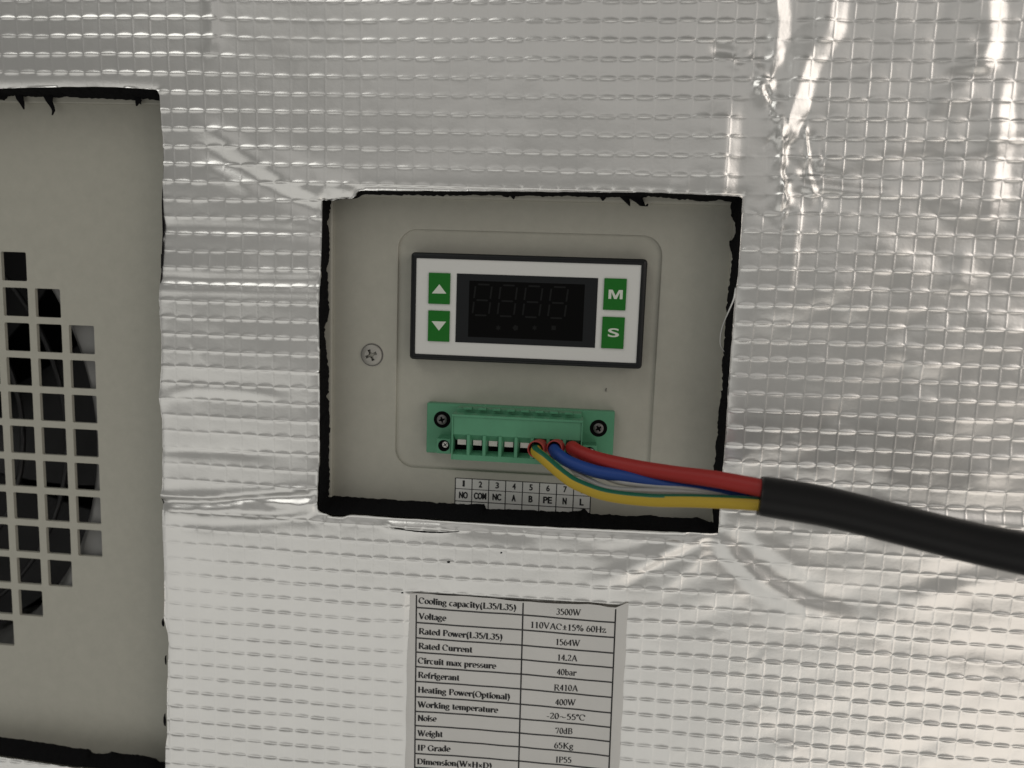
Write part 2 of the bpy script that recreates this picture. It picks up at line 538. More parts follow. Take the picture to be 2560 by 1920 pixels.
def lnoise(px, pz, s_, seed):                  # faceted, crumpled noise
    g = np.random.RandomState(seed).randn(64, 64)
    u, v = px / s_ + 20.3, pz / s_ + 20.7
    i, j = np.floor(u).astype(int), np.floor(v).astype(int)
    a, b = u - i, v - j
    i, j = i % 63, j % 63
    lo = g[i, j] + (g[i + 1, j] - g[i, j]) * a + (g[i + 1, j + 1] - g[i + 1, j]) * b
    hi = g[i, j] + (g[i, j + 1] - g[i, j]) * b + (g[i + 1, j + 1] - g[i, j + 1]) * a
    return np.where(a > b, lo, hi)


for line, w, am in (([(1655, 200), (1685, 300), (1688, 470)], 3.2, 0.20), ([(1745, 300), (1757, 430)], 2.0, 0.16), ([(1540, 110), (1640, 150)], 3.0, 0.07),
                    ([(695, 430), (765, 425)], 3.0, 0.2), ([(690, 1085), (740, 1112)], 3.0, 0.25), ([(1545, 1160), (1600, 1215)], 4.0, 0.05), ([(345, 1088), (695, 1080)], 2.5, 0.12)):
    d, _, _, _ = nearest(fx, fz, [tuple(DSP.at(a, b, FY)[[0, 2]]) for a, b in line], False)
    k = np.exp(-(d / w) ** 2)
    h += am * k * (lnoise(fx * 1.0 + 0.4 * fz, fz * 0.7, 3.1, 31) + 0.5 * lnoise(fx - fz * .6, fz + fx * .3, 1.6, 32))
h += 0.55 * vnoise(fx, fz, 85, 60, 7) + 0.22 * vnoise(fx, fz, 30, 24, 8) + 0.05 * vnoise(fx, fz, 9, 9, 9)


def ridge(pts, amp, w, zm=DSP, sharp=False, ends=(0.25, 0.25), side=0.0, warp=0.0):
    """a fold along a line measured in the photograph: height amp, half width w (mm)"""
    global h
    line = xz(zm, pts, FY)
    m = w * 4 + 2
    xs, zs = [p[0] for p in line], [p[1] for p in line]
    sel = (fx > min(xs) - m) & (fx < max(xs) + m) & (fz > min(zs) - m) & (fz < max(zs) + m)
    d, qx, qz, s = nearest(fx[sel], fz[sel], line, False)
    tp = np.ones_like(s)
    if ends[0]: tp = tp * sstep(0, ends[0], s)
    if ends[1]: tp = tp * (1 - sstep(1 - ends[1], 1, s))
    prof = np.exp(-d / w * 1.3) if sharp else np.exp(-(d / w) ** 2)
    if side:
        sg = np.sign((fz[sel] - qz) * (xs[-1] - xs[0]) - (fx[sel] - qx) * (zs[-1] - zs[0]))
        prof = prof * (1 + side * sg * np.clip(d / w, 0, 1))
    h[sel] += amp * tp * prof


def tent(pts, amp, wl, wr, ends=(.2, .2), zm=Z3):
    """a sharp fold running downwards: flat flank wl mm wide to its left, wr mm to its right"""
    global h
    line = xz(zm, pts, FY)
    d, qx, qz, s = nearest(fx, fz, line, False)
    tp = np.ones_like(s)
    if ends[0]: tp = tp * sstep(0, ends[0], s)
    if ends[1]: tp = tp * (1 - sstep(1 - ends[1], 1, s))
    d = np.sqrt(d * d + 0.05)
    k = vnoise(fx, fz, 7.0, 9.0, 51)
    wl, wr = wl * (1 + 0.2 * k), wr * (1 + 0.06 * k)
    tp = tp * (1 + 0.13 * vnoise(fx, fz, 5.0, 6.0, 52))
    w = np.where(fx >= qx, wr, wl)
    t = np.clip(1 - d / w, 0, 1)
    h += amp * tp * (t - 0.12 * np.exp(-(t / 0.12) ** 2) * 0)


# crumpled fold at upper right
tent([(570, -120), (572, 0), (580, 110), (574, 250), (545, 380), (524, 480)], 0.95, 3.6, 4.0, (0, .2))
tent([(905, -120), (888, 20), (872, 150), (740, 370), (700, 480), (640, 690), (606, 870)], 1.5, 6.0, 6.0, (0, .10))
tent([(520, 440), (560, 600), (600, 780), (602, 900)], 0.5, 2.2, 2.0, (.15, .2))
tent([(380, 330), (460, 430), (520, 520)], 0.35, 2.6, 2.4, (.2, .2))
tent([(735, 690), (700, 790), (640, 900)], -0.35, 2.0, 2.0, (.2, .2))
tent([(275, 560), (272, 700), (262, 900), (246, 1140)], 1.15, 12, 5.0, (.35, 0))
tent([(1838, -100), (1826, 60), (1806, 250), (1788, 470)], 1.05, 14, 5.0, (0, .15))
tent([(1905, 420), (1884, 600), (1866, 900), (1838, 1240), (1815, 1450)], 0.95, 16, 4.8, (.15, .25))
tent([(1680, 1450), (1672, 1550), (1650, 1750)], 0.42, 6, 5.0, (.3, .3))
ridge([(1628, 172), (1650, 205), (1668, 230), (1680, 262), (1688, 320), (1689, 380)], 1.3, 1.3, sharp=True, ends=(.1, .15))
ridge([(1646, 180), (1662, 215), (1676, 250), (1684, 300)], -0.8, 1.2, ends=(.2, .2))
ridge([(1684, 330), (1680, 360), (1690, 400), (1684, 440), (1686, 475)], 1.2, 1.4, sharp=True, ends=(.15, .3))
ridge([(1697, 385), (1690, 410), (1697, 430), (1690, 455)], 0.9, 1.0, sharp=True, ends=(.2, .3))
ridge([(1735, 265), (1742, 300), (1745, 340), (1750, 390), (1757, 430)], 0.9, 0.9, sharp=True, ends=(.15, .1))
ridge([(1752, 275), (1748, 320), (1755, 380), (1764, 425)], -0.6, 1.4, ends=(.2, .2))
ridge([(1520, 100), (1560, 108), (1590, 118), (1625, 150), (1650, 195)], -0.7, 1.6, ends=(.3, .2))
ridge([(1540, 122), (1600, 128), (1640, 165), (1660, 215)], 0.6, 2.2, ends=(.3, .2))
ridge([(1725, 425), (1712, 520), (1706, 600), (1700, 680)], 0.45, 1.8, ends=(.2, .4))
ridge([(1712, 372), (1760, 370), (1800, 382), (1850, 395)], -0.6, 1.8, ends=(.2, .4))
ridge([(1690, 398), (1760, 406), (1850, 412), (1960, 420), (2040, 428)], 0.5, 1.6, ends=(.2, .5))
# bright columns on the far right
ridge([(1990, 240), (2060, 200), (2120, 180)], 0.4, 3.0, ends=(.3, .3))
ridge([(1960, 330), (2060, 290), (2150, 280), (2240, 270)], 0.5, 3.0, ends=(.3, 0))
ridge([(1900, 345), (2050, 345), (2180, 348)], -0.35, 1.4, ends=(.3, .2))
# soft diagonals from the fan opening to the control opening
ridge([(390, 250), (470, 290), (560, 350), (640, 400), (700, 432)], 0.75, 3.2, ends=(.3, .05))
ridge([(400, 300), (500, 360), (600, 415), (690, 455)], -0.55, 2.8, ends=(.3, .05))
ridge([(520, 290), (600, 335), (700, 395), (770, 412)], 0.45, 3.5, ends=(.3, .1))
ridge([(425, 345), (500, 385), (560, 410)], 0.4, 2.4, ends=(.3, .3))
ridge([(455, -40), (462, 30), (462, 90), (445, 140)], 0.8, 2.4, ends=(0, .3))
# creases in the strip between the openings
ridge([(340, 1083), (450, 1086), (540, 1078), (640, 1070), (695, 1068)], -0.9, 1.6, ends=(0, .1))
ridge([(340, 1072), (460, 1073), (600, 1062), (690, 1056)], 0.7, 1.8, ends=(0, .1))
ridge([(350, 1097), (480, 1098), (600, 1106), (700, 1096)], 0.8, 2.2, ends=(.1, .1))
ridge([(480, 1092), (570, 1080), (650, 1088), (700, 1078)], 0.6, 1.2, ends=(.2, .1))
ridge([(380, 1128), (480, 1132), (560, 1128), (690, 1110), (720, 1112)], -0.5, 2.4, ends=(.2, .1))
ridge([(345, 598), (450, 603), (600, 606), (690, 606)], -0.35, 1.5, ends=(0, 0))
ridge([(345, 625), (480, 628), (690, 632)], 0.3, 1.4, ends=(0, 0))
ridge([(345, 488), (480, 492), (620, 500), (690, 505)], -0.35, 2.0, ends=(0, 0))
ridge([(345, 860), (420, 840), (540, 848), (650, 868)], 0.35, 2.0, ends=(0, .3))
ridge([(345, 975), (480, 978), (600, 985)], -0.3, 1.4, ends=(0, .3))
# fan of folds from the lower right corner of the control opening
ridge([(1556, 1150), (1585, 1200), (1640, 1250), (1720, 1300), (1800, 1330), (1880, 1350)], 0.59, 3.2, ends=(.08, .3))
ridge([(1560, 1150), (1620, 1200), (1680, 1245), (1770, 1290), (1900, 1310)], -0.46, 3.2, ends=(.08, .3))
ridge([(1610, 1150), (1660, 1180), (1720, 1225), (1800, 1250)], 0.31, 2.6, ends=(.2, .4))
ridge([(1530, 1160), (1560, 1215), (1620, 1285), (1700, 1335)], -0.37, 2.6, ends=(.1, .4))
ridge([(1550, 1152), (1480, 1175), (1400, 1212), (1310, 1250), (1220, 1275)], 0.53, 2.8, ends=(.08, .3))
ridge([(1545, 1165), (1470, 1200), (1400, 1240), (1330, 1275)], -0.40, 2.4, ends=(.08, .3))
ridge([(1530, 1175), (1490, 1225), (1430, 1275), (1380, 1300)], 0.28, 2.2, ends=(.1, .4))
ridge([(1250, 1160), (1300, 1190), (1380, 1180), (1450, 1160)], -0.25, 2.2, ends=(.3, .3))
ridge([(1880, 1300), (2000, 1285), (2120, 1262), (2260, 1240)], 0.37, 3.2, ends=(.3, 0))
ridge([(1700, 1330), (1850, 1375), (2000, 1400), (2260, 1420)], -0.22, 3.5, ends=(.3, 0))
# long folds right of the opening
ridge([(1560, 1076), (1700, 1085), (1850, 1100), (2000, 1118), (2240, 1140)], 0.9, 2.4, ends=(.05, 0))
ridge([(1560, 1095), (1720, 1108), (1900, 1140), (2080, 1180), (2260, 1200)], -0.5, 2.2, ends=(.05, 0))
# bulge under the opening by the slit
ridge([(820, 1128), (880, 1132), (940, 1134), (985, 1134)], 0.9, 1.8, ends=(.2, .2))
ridge([(990, 1130), (1080, 1150), (1180, 1160)], -0.4, 2.2, ends=(.2, .3))
# random small creases: dense round the crumple, sparse on the rest of the right-hand part
rc = random.Random(9)


def crease(x, z, ln, ang, amp, w):
    global h
    dx, dz = math.cos(ang), math.sin(ang)
    sel = (abs(fx - x) < ln) & (abs(fz - z) < ln)
    a = (fx[sel] - x) * dx + (fz[sel] - z) * dz
    b = (fz[sel] - z) * dx - (fx[sel] - x) * dz + 0.06 * a * a / ln * 4 * rc.uniform(-1, 1)
    h[sel] += amp * np.clip(1 - (2 * a / ln) ** 2, 0, 1) * np.exp(-np.abs(b) / w)


spine = [(1650, 120), (1690, 200), (1685, 300), (1700, 380), (1690, 460), (1745, 330), (1757, 420)]
for k in range(70):
    px, py = spine[rc.randrange(len(spine))]
    c = DSP.at(px + rc.gauss(0, 26), py + rc.gauss(0, 34), FY)
    crease(c[0], c[2], rc.uniform(3, 11), rc.choice((1.3, 1.9, 2.4, 0.6)) + rc.gauss(0, .35), rc.uniform(-.28, .34), rc.uniform(.35, 1.0))
for k in range(150):
    c = DSP.at(rc.uniform(1600, 2240), rc.uniform(-20, 1650), FY)
    crease(c[0], c[2], rc.uniform(3, 13), rc.choice((0.5, 0.5, 2.6, 0.0, 1.5)) + rc.gauss(0, .3), rc.uniform(-.12, .15), rc.uniform(.4, 1.3))
for k in range(110):
    c = DSP.at(rc.uniform(-10, 1600), rc.uniform(-20, 1680), FY)
    crease(c[0], c[2], rc.uniform(3, 12), rc.choice((0.0, -0.5, 2.6)) + rc.gauss(0, .3), rc.uniform(-.08, .10), rc.uniform(.4, 1.2))
for bx_, by_ in ((1552, 1152), (700, 430), (698, 1095)):
    for k in range(14):
        c = DSP.at(bx_ + rc.gauss(0, 40), by_ + rc.gauss(0, 30), FY)
        crease(c[0], c[2], rc.uniform(3, 9), rc.uniform(0, 3.1), rc.uniform(-.15, .18), rc.uniform(.4, .9))
# pressed flat under the specification label
q1, q2, q3 = Z7.at(286, 205, FY), Z7.at(1640, 275, FY), Z7.at(286, 1278, FY)
pm = sstep(q3[0] - 3.5, q3[0] + 3.5, fx) * (1 - sstep(q2[0] - 4, q2[0] + 3, fx)) * (1 - sstep(q2[2] - 2, q1[2] + 2.0, fz))
h = h * (1 - 0.85 * pm) - 0.25 * pm
# the cut edges roll back into the openings, and the right-hand one lies on a smooth bend
h -= 0.9 * np.exp(-(dC / 1.5) ** 1.0) * (~inC)
h -= 1.2 * np.exp(-((dC - 0) / 3.2) ** 2) * sstep(0.0, 1.0, fx - 54) * sstep(-60, -40, fz) * (1 - sstep(40, 55, fz))
dV, _, _, _ = nearest(fx, fz, V_OUT, False)
h -= 0.5 * np.exp(-dV / 1.4)

yy = FY - h
hole = inC | inV
fq = hole.reshape(-1)
idx = np.arange(nu * nv).reshape(nu, nv)
quads = np.stack([idx[:-1, :-1], idx[1:, :-1], idx[1:, 1:], idx[:-1, 1:]], -1).reshape(-1, 4)
nin = fq[quads].sum(1)
quads = quads[nin < 4]
used = np.zeros(nu * nv, bool)
used[quads.ravel()] = True
xs, zs, ys = fx.ravel().copy(), fz.ravel().copy(), yy.ravel().copy()
for msk, poly in ((inC, C_OUT), (inV, V_OUT)):
    k = msk.ravel() & used
    _, qx, qz, _ = nearest(xs[k], zs[k], poly)
    xs[k], zs[k] = qx, qz
remap = np.cumsum(used) - 1
quads = remap[quads]
co = np.stack([xs, ys, zs], 1)[used] * K
me = bpy.data.meshes.new('foil_facing')
me.vertices.add(len(co))
me.vertices.foreach_set('co', co.ravel())
me.loops.add(quads.size)
me.loops.foreach_set('vertex_index', quads.ravel().astype(np.int32))
me.polygons.add(len(quads))
me.polygons.foreach_set('loop_start', np.arange(0, quads.size, 4, dtype=np.int32))
me.polygons.foreach_set('use_smooth', np.ones(len(quads), bool))
me.materials.append(M_FOIL)
me.update(calc_edges=True)
foil = bpy.data.objects.new('foil_facing', me)
COL.objects.link(foil)
foil.parent = sheet


FOIL_PTS = np.stack([xs, zs], 1)[used]
FOIL_Y = ys[used]


def foil_y(x, z):
    return float(FOIL_Y[np.argmin((FOIL_PTS[:, 0] - x) ** 2 + (FOIL_PTS[:, 1] - z) ** 2)])


def foam_wall(name, outer, inner, n, closed):
    """torn foam between the foil edge and the metal, built side by side so the corners match"""
    rings = 7
    loops = []
    O, I = [], []
    for k, (a, b) in enumerate(zip(outer, inner)):
        o_, i_ = resample(a, n[k]), resample(b, n[k], 0.10)
        last = None if (not closed and k == len(outer) - 1) else -1
        O.append(o_[:last]); I.append(i_[:last])
    O, I = np.concatenate(O), np.concatenate(I)
    N = len(O)
    vs, fs = [], []
    for r in range(rings):
        t = r / (rings - 1)
        q = O * (1 - t) + I * t
        y = FY + 0.75 + (13.0 - 0.75 - 0.4) * t
        j = 0.0 if r in (0, rings - 1) else 0.16
        jj = RNG.randn(N, 3) * j
        for i in range(N):
            vs.append((q[i, 0] + jj[i, 0], y + jj[i, 1], q[i, 1] + jj[i, 2]))
    for r in range(rings - 1):
        for i in range(N if closed else N - 1):
            k = (i + 1) % N
            fs.append((r * N + i, r * N + k, (r + 1) * N + k, (r + 1) * N + i))
    return mesh_obj(name, vs, fs, M_FOAM, sheet, True)


foam_wall('foam_edge', (C_TOP, C_RGT, C_BOT, C_LFT), (I_TOP, I_RGT, I_BOT, I_LFT), (150, 130, 150, 130), True)
foam_wall('foam_edge', (V_TOP, V_RGT, V_BOT), (J_TOP, J_RGT, J_BOT), (140, 160, 110), False)
# raised black strip added on uncut foil, drawn for the dark slit
nS = len(SLIT) // 2
upS, dnS = resample(SLIT[:nS + 1], 24), resample([SLIT[0]] + SLIT[:nS:-1] + [SLIT[nS]], 24)
vs, fs = [], []
for i in range(24):
    m_ = (upS[i] + dnS[i]) / 2
    y = foil_y(*m_) - 0.12
    g = (0.10 + 0.30 * math.sin(math.pi * i / 23)) * (1.0 if i % 3 else 0.8)
    vs += [(m_[0], y + 0.3, m_[1] + g), (m_[0], y - 0.1, m_[1] + g * .5), (m_[0], y - 0.1, m_[1] - g * .5), (m_[0], y + 0.3, m_[1] - g)]
for i in range(23):
    for k in range(3):
        a = i * 4 + k
        fs.append((a, a + 1, a + 5, a + 4))
mesh_obj('slit_strip', vs, fs, M_FOAM, sheet, True)


def shred(pts, zm, y=-3.0, th=0.5, name='foam_shred'):
    """a torn tongue of foam: widths along a bent spine, in the photograph's pixels"""
    vs, fs = [], []
    n = len(pts)
    for i, (x, y2, w) in enumerate(pts):
        c = zm.at(x, y2, y + 0.4 * math.sin(i))
        wv = abs(zm.at(x + w, y2, y)[0] - zm.at(x, y2, y)[0]) / 2
        t = th * (1 - 0.6 * i / (n - 1))
        for a in range(8):
            g = a * math.pi / 4
            vs.append((c[0] + wv * math.cos(g) + random.uniform(-.05, .05), c[1] + t * math.sin(g), c[2]))
    for i in range(n - 1):
        for a in range(8):
            b = (a + 1) % 8
            fs.append((i * 8 + a, i * 8 + b, (i + 1) * 8 + b, (i + 1) * 8 + a))
    fs.append(tuple(range((n - 1) * 8, n * 8)))
    return mesh_obj(name, vs, fs, M_FOAM, sheet, True)


shred([(112, 560, 50), (120, 590, 44), (132, 615, 28), (142, 648, 6)], Z1)
shred([(285, 570, 60), (292, 600, 40), (310, 632, 28), (318, 655, 20), (310, 682, 8)], Z1)
shred([(818, 580, 34), (816, 605, 30), (810, 628, 10)], Z1)
shred([(832, 590, 20), (828, 608, 16), (834, 618, 6)], Z1)
shred([(1470, 85, 60), (1482, 105, 36), (1492, 122, 22), (1500, 138, 6)], Z2)
shred([(1520, 80, 90), (1530, 105, 60), (1548, 122, 40), (1560, 138, 26), (1576, 140, 16), (1584, 128, 7)], Z2)
shred([(1378, 90, 40), (1378, 104, 22), (1377, 114, 7)], Z2)
shred([(962, 85, 30), (964, 98, 18), (966, 107, 5)], Z2)
ZL = Z(0, 1200, 2.304)
for zx, zy, wv, hh in ((940, 825, 16, 26), (955, 1042, 10, 30), (950, 1388, 18, 42), (950, 1368, 10, 12)):
    shred([(zx, zy - hh, 4), (zx - 2, zy - hh / 2, wv * .8), (zx - 1, zy, wv), (zx, zy + hh / 2, wv * .7), (zx + 2, zy + hh * .7, 4)], ZL, -11.8, 0.4)

# ------------------------------------------------------------------ the cooling unit behind the sheet
unit = empty('cooling_unit', (0, 0, 0), 'grey painted metal cooling unit front showing through the openings in the foil', 'cooling unit')
# hole in the outer panel in which the control plate sits
HX0 = Z2.at(137, 800, 0)[0]
HX1 = Z2.at(1962, 260, 0)[0] + 0.6
HZ1 = Z2.at(1000, 116, 0)[2]
HZ0 = HZ1 - 118.0
PXN, PXP, PZN, PZP = -128.0, 190.0, -225.0, 120.0


def frame_plate(name, x0, x1, z0, z1, hole_loops, m, parent):
    """flat plate with one hole; hole_loops = [(loop of (x, z), y), ...] from the face inwards"""
    loop0, y0 = hole_loops[0]
    q = len(loop0) // 4                        # points per corner arc (odd): the middle one goes to the plate's corner
    outer = []
    for i, (x, z) in enumerate(loop0):
        c, k = divmod(i, q)
        X, Zq = (x1, x0, x0, x1)[c], (z1, z1, z0, z0)[c]
        first_x = c in (0, 2)                  # arcs 0 and 2 start on a vertical side
        if k == q // 2: outer.append((X, Zq))
        elif (k < q // 2) == first_x: outer.append((X, z))
        else: outer.append((x, Zq))
    return loft(name, [lift(outer, y0)] + [lift(l, y) for l, y in hole_loops], m, parent)


def ring_loops(x0, x1, z0, z1, r, prof, n=8):
    """profile of (outset, depth) pairs round a rounded rectangle"""
    return [(rrect(x0 - o, x1 + o, z0 - o, z1 + o, max(0.05, r + o), n), y) for o, y in prof]


frame_plate('front_panel', PXN, PXP, PZN, PZP,
            ring_loops(HX0, HX1, HZ0, HZ1, 0.8, [(0.9, -1.6), (0.5, -1.52), (0.2, -1.25), (0.05, -0.9), (0, 0.5)], 6), M_PAINT, unit)
# control plate with the sunk field
RX0, RX1, RZ0, RZ1 = Z2.rect([(430, 245), (1647, 275), (1597, 1385), (425, 1358)], 0)
frame_plate('control_plate', HX0 - 2, HX1 + 2, HZ0 - 2, HZ1 + 2,
            ring_loops(RX0, RX1, RZ0, RZ1, 6.5, [(0.55, 0), (0.3, 0.02), (0.12, 0.1), (0.02, 0.28), (0, 0.5), (-0.02, 0.9), (-0.10, 1.08), (-0.3, 1.15)], 10), M_PAINT, unit)
for p in unit.children:
    pass
fl = rrect(RX0 + 0.3, RX1 - 0.3, RZ0 + 0.3, RZ1 - 0.3, 6.2, 10)
mesh_obj('sunk_field', lift(fl, 1.15), [tuple(range(len(fl)))], M_PAINT, unit)

# fan grille: square holes laid out in a disc
gA, gB = Z5.at(655, 590, 0), Z5.at(655, 828, 0)
holes = {}
rowtop = Z5.at(470, 590, 0)[2]
PX = (Z5.at(655, 830, 0)[0] - Z5.at(432, 822, 0)[0])
PZ = (Z5.at(470, 585, 0)[2] - Z6.at(438, 280, 0)[2]) / 6.0
HW = Z5.at(655, 830, 0)[0] - Z5.at(482, 826, 0)[0]
HH = Z5.at(560, 832, 0)[2] - Z5.at(560, 1026, 0)[2]
gx_r = Z5.at(660, 830, 0)[0]                   # right side of the rightmost column
gz_t = Z5.at(560, 590, 0)[2]
CCX = gx_r - HW / 2 - 8.62 * PX                # centre of the disc
CCZ = gz_t - HH / 2 - 3 * PZ
vx0, vx1 = -290.0, PXN
nc = 16
xsL = [gx_r - c * PX - HW for c in range(nc)]
bm = bmesh.new()
cellx0 = gx_r + (PX - HW) / 2
rows = range(-12, 13)


def q(bm, pts):
    return bm.faces.new([bm.verts.new((x * K, y * K, z * K)) for x, y, z in pts])


VY = -0.2
HALF = [3, 4, 5, 6, 6, 7, 7, 8, 8, 8, 7, 7, 6, 6, 5, 4]   # rows of holes above and below the middle, column by column
for c in range(nc):
    for r in rows:
        x1 = cellx0 - c * PX; x0 = x1 - PX
        zc = CCZ + r * PZ
        z0, z1 = zc - PZ / 2, zc + PZ / 2
        hx = (x0 + x1) / 2
        if abs(r) <= HALF[c]:
            lp = rrect(hx - HW / 2, hx + HW / 2, zc - HH / 2, zc + HH / 2, 0.45, 2)
            out = []
            qn = len(lp) // 4
            for i, (x, z) in enumerate(lp):
                cc, k = divmod(i, qn)
                X, Zq = (x1, x0, x0, x1)[cc], (z1, z1, z0, z0)[cc]
                if k == qn // 2: out.append((X, Zq))
                elif (k < qn // 2) == (cc in (0, 2)): out.append((X, z))
                else: out.append((x, Zq))
            prof = [(out, VY), (lp, VY), ([(x + (0.10 if x < hx else -0.10) * 0, z) for x, z in lp], VY + 1.3)]
            vsl = [[bm.verts.new((x * K, y * K, z * K)) for x, z in l] for l, y in prof]
            n = len(lp)
            for a in range(2):
                for i in range(n):
                    j = (i + 1) % n
                    bm.faces.new((vsl[a][i], vsl[a][j], vsl[a + 1][j], vsl[a + 1][i]))
        else:
            q(bm, [(x0, VY, z0), (x1, VY, z0), (x1, VY, z1), (x0, VY, z1)])
gz1, gz0 = CCZ + 12.5 * PZ, CCZ - 12.5 * PZ
q(bm, [(cellx0, VY, gz0), (PXN + 0.5, VY, gz0), (PXN + 0.5, VY, gz1), (cellx0, VY, gz1)])
bmesh.ops.remove_doubles(bm, verts=bm.verts, dist=0.00002)
vent = bm_obj('vent_grille', bm, M_PAINT, unit)
# turned lip along the top of the grille
zl = Z1.at(500, 614, -1)[2]
bm = bmesh.new()
box(bm, -290, PXN - 1, VY - 1.0, VY - 0.05, zl, zl + 14)
bevel(bm, 0.4)
bm_obj('turned_lip', bm, M_PAINT, unit)
# black box added behind the grille against light leaks, shade in its colour
bm = bmesh.new()
box(bm, -300, PXN - 4, 4.0, 120, gz0, gz1)
bm.faces.ensure_lookup_table()
bmesh.ops.delete(bm, geom=[f for f in bm.faces if abs(f.calc_center_median().y - 4.0 * K) < 1e-6], context='FACES')
bm_obj('interior_blackout', bm, M_INSIDE_SHADE, unit)
# unseen plate added behind the panel so nothing shines through
mesh_obj('blackout_plate', [(PXN - 3, 6, PZN), (PXP, 6, PZN), (PXP, 6, PZP), (PXN - 3, 6, PZP)], [(0, 1, 2, 3)], M_INSIDE_SHADE, unit)


def phillips(name, c, y, r, m, parent, ang=0.0, dome=0.35, rec=0.55, slot=0.16, pocket=M_CAVITY_SHADE):
    """pan head screw with a cross recess cut into it"""
    vs, fs = [], []
    n = 48
    prof = [(1.0, 0.0), (1.0, 0.12), (0.95, 0.2), (0.84, 0.25), (rec + 0.06, 0.29 + dome * 0.1)]
    for rr, hh in prof:
        for k in range(n):
            a = 2 * math.pi * k / n
            vs.append((c[0] + r * rr * math.cos(a), y - r * hh, c[1] + r * rr * math.sin(a)))
    for a in range(len(prof) - 1):
        for k in range(n):
            j = (k + 1) % n
            fs.append((a * n + k, a * n + j, (a + 1) * n + j, (a + 1) * n + k))

    def cross(t):                                # radius of a cross outline at angle t
        t = (t + math.pi / 4) % (math.pi / 2) - math.pi / 4
        w = slot * (1.0)
        lim = rec / max(math.cos(t), 1e-6) if abs(math.tan(t)) < w / rec else w / max(abs(math.sin(t)), 1e-6)
        return min(lim, w * 1.9 + rec * (1 if abs(t) < 0.35 else 0.0))
    top = prof[-1][1]
    for depth, sc in ((top, 1.0), (top - 0.42, 0.7)):
        for k in range(n):
            a = 2 * math.pi * k / n
            rr = cross(a) * sc
            vs.append((c[0] + r * rr * math.cos(a + ang), y - r * depth, c[1] + r * rr * math.sin(a + ang)))
    b = len(prof) - 1
    sh = int(round(ang / (2 * math.pi) * n))
    for k in range(n):
        j = (k + 1) % n
        fs.append((b * n + (k + sh) % n, b * n + (j + sh) % n, (b + 1) * n + j, (b + 1) * n + k))
    o = mesh_obj(name, vs, fs, m, parent, False)
    vs2, fs2 = vs[(b + 1) * n:], []
    for k in range(n):
        j = (k + 1) % n
        fs2.append((k, j, n + j, n + k))
    fs2.append(tuple(range(n, 2 * n)))
    mesh_obj('cross_recess', vs2, fs2, pocket, o)  # shade of the recess is put into its dark colour
    return o


s = ZS.at(520, 695, 0)
sc_ = phillips('panel_screw', (s[0], s[2]), -0.05, 3.6, M_SCREW, unit, math.radians(24), rec=0.56, slot=0.15, pocket=M_DSTEEL_SHADE)
n = 40
loft('groove_shade_ring', [[(s[0] + rr * math.cos(2 * math.pi * k / n), y, s[2] + rr * math.sin(2 * math.pi * k / n)) for k in range(n)] for rr, y in ((3.95, -0.02), (3.8, -0.035), (3.5, -0.03))], M_DSTEEL_SHADE, unit)  # dark ring on the plate: the groove's shade is painted in

# ------------------------------------------------------------------ fan behind the grille
fan = empty('fan', (0, 0, 0), 'black fan in a pale round shroud seen through the square holes', 'fan')
RO = gx_r - CCX
prof = [(RO + 14, 2.2), (RO - 1.0, 2.4), (RO - 4.5, 6), (RO - 8.5, 15), (RO - 10.5, 28), (RO - 10.5, 60)]
vs, fs = [], []
n = 96
for rr, y in prof:
    for k in range(n):
        a = 2 * math.pi * k / n
        vs.append((CCX + rr * math.cos(a), y, CCZ + rr * math.sin(a)))
for a in range(len(prof) - 1):
    for k in range(n):
        j = (k + 1) % n
        fs.append((a * n + k, a * n + j, (a + 1) * n + j, (a + 1) * n + k))
mesh_obj('shroud', vs, fs, M_SHROUD, fan, True)
blade0 = None
for b in range(7):
    if blade0 is None:
        vs, fs = [], []
        nr, na = 10, 8
        for s2 in (0, 1.2):
            for i in range(nr):
                for k in range(na):
                    rr = 26 + (RO - 40 - 0) * i / (nr - 1)
                    a = math.radians(-18 + 40 * k / (na - 1) + 14 * i / (nr - 1))
                    vs.append((rr * math.cos(a), 26 + s2 + 16 * (k / (na - 1)) + 2 * math.sin(3 * k / na), rr * math.sin(a)))
        for s2 in range(2):
            for i in range(nr - 1):
                for k in range(na - 1):
                    a = s2 * nr * na + i * na + k
                    fs.append((a, a + 1, a + na + 1, a + na))
        blade0 = mesh_obj('blade', vs, fs, M_FAN, fan, True)
        o = blade0
    else:
        o = copy_of(blade0, fan)
    o.location = (CCX * K, 0, CCZ * K)
    o.rotation_euler = (0, math.radians(b * 360 / 7 + 10), 0)
hub = [(34, 44), (34, 26), (31, 22), (24, 20), (0.2, 19)]
loft('hub', [[(CCX + r * math.cos(2 * math.pi * k / 40), y, CCZ + r * math.sin(2 * math.pi * k / 40)) for k in range(40)] for r, y in hub], M_FAN, fan, smooth=True)
# finger guard rings
for rr in (RO - 22, RO - 40, RO - 58):
    tube('guard_ring', [(CCX + rr * math.cos(a), 14, CCZ + rr * math.sin(a)) for a in np.linspace(0, 2 * math.pi, 40)], 1.0, M_FAN, fan, 8, sub=2)

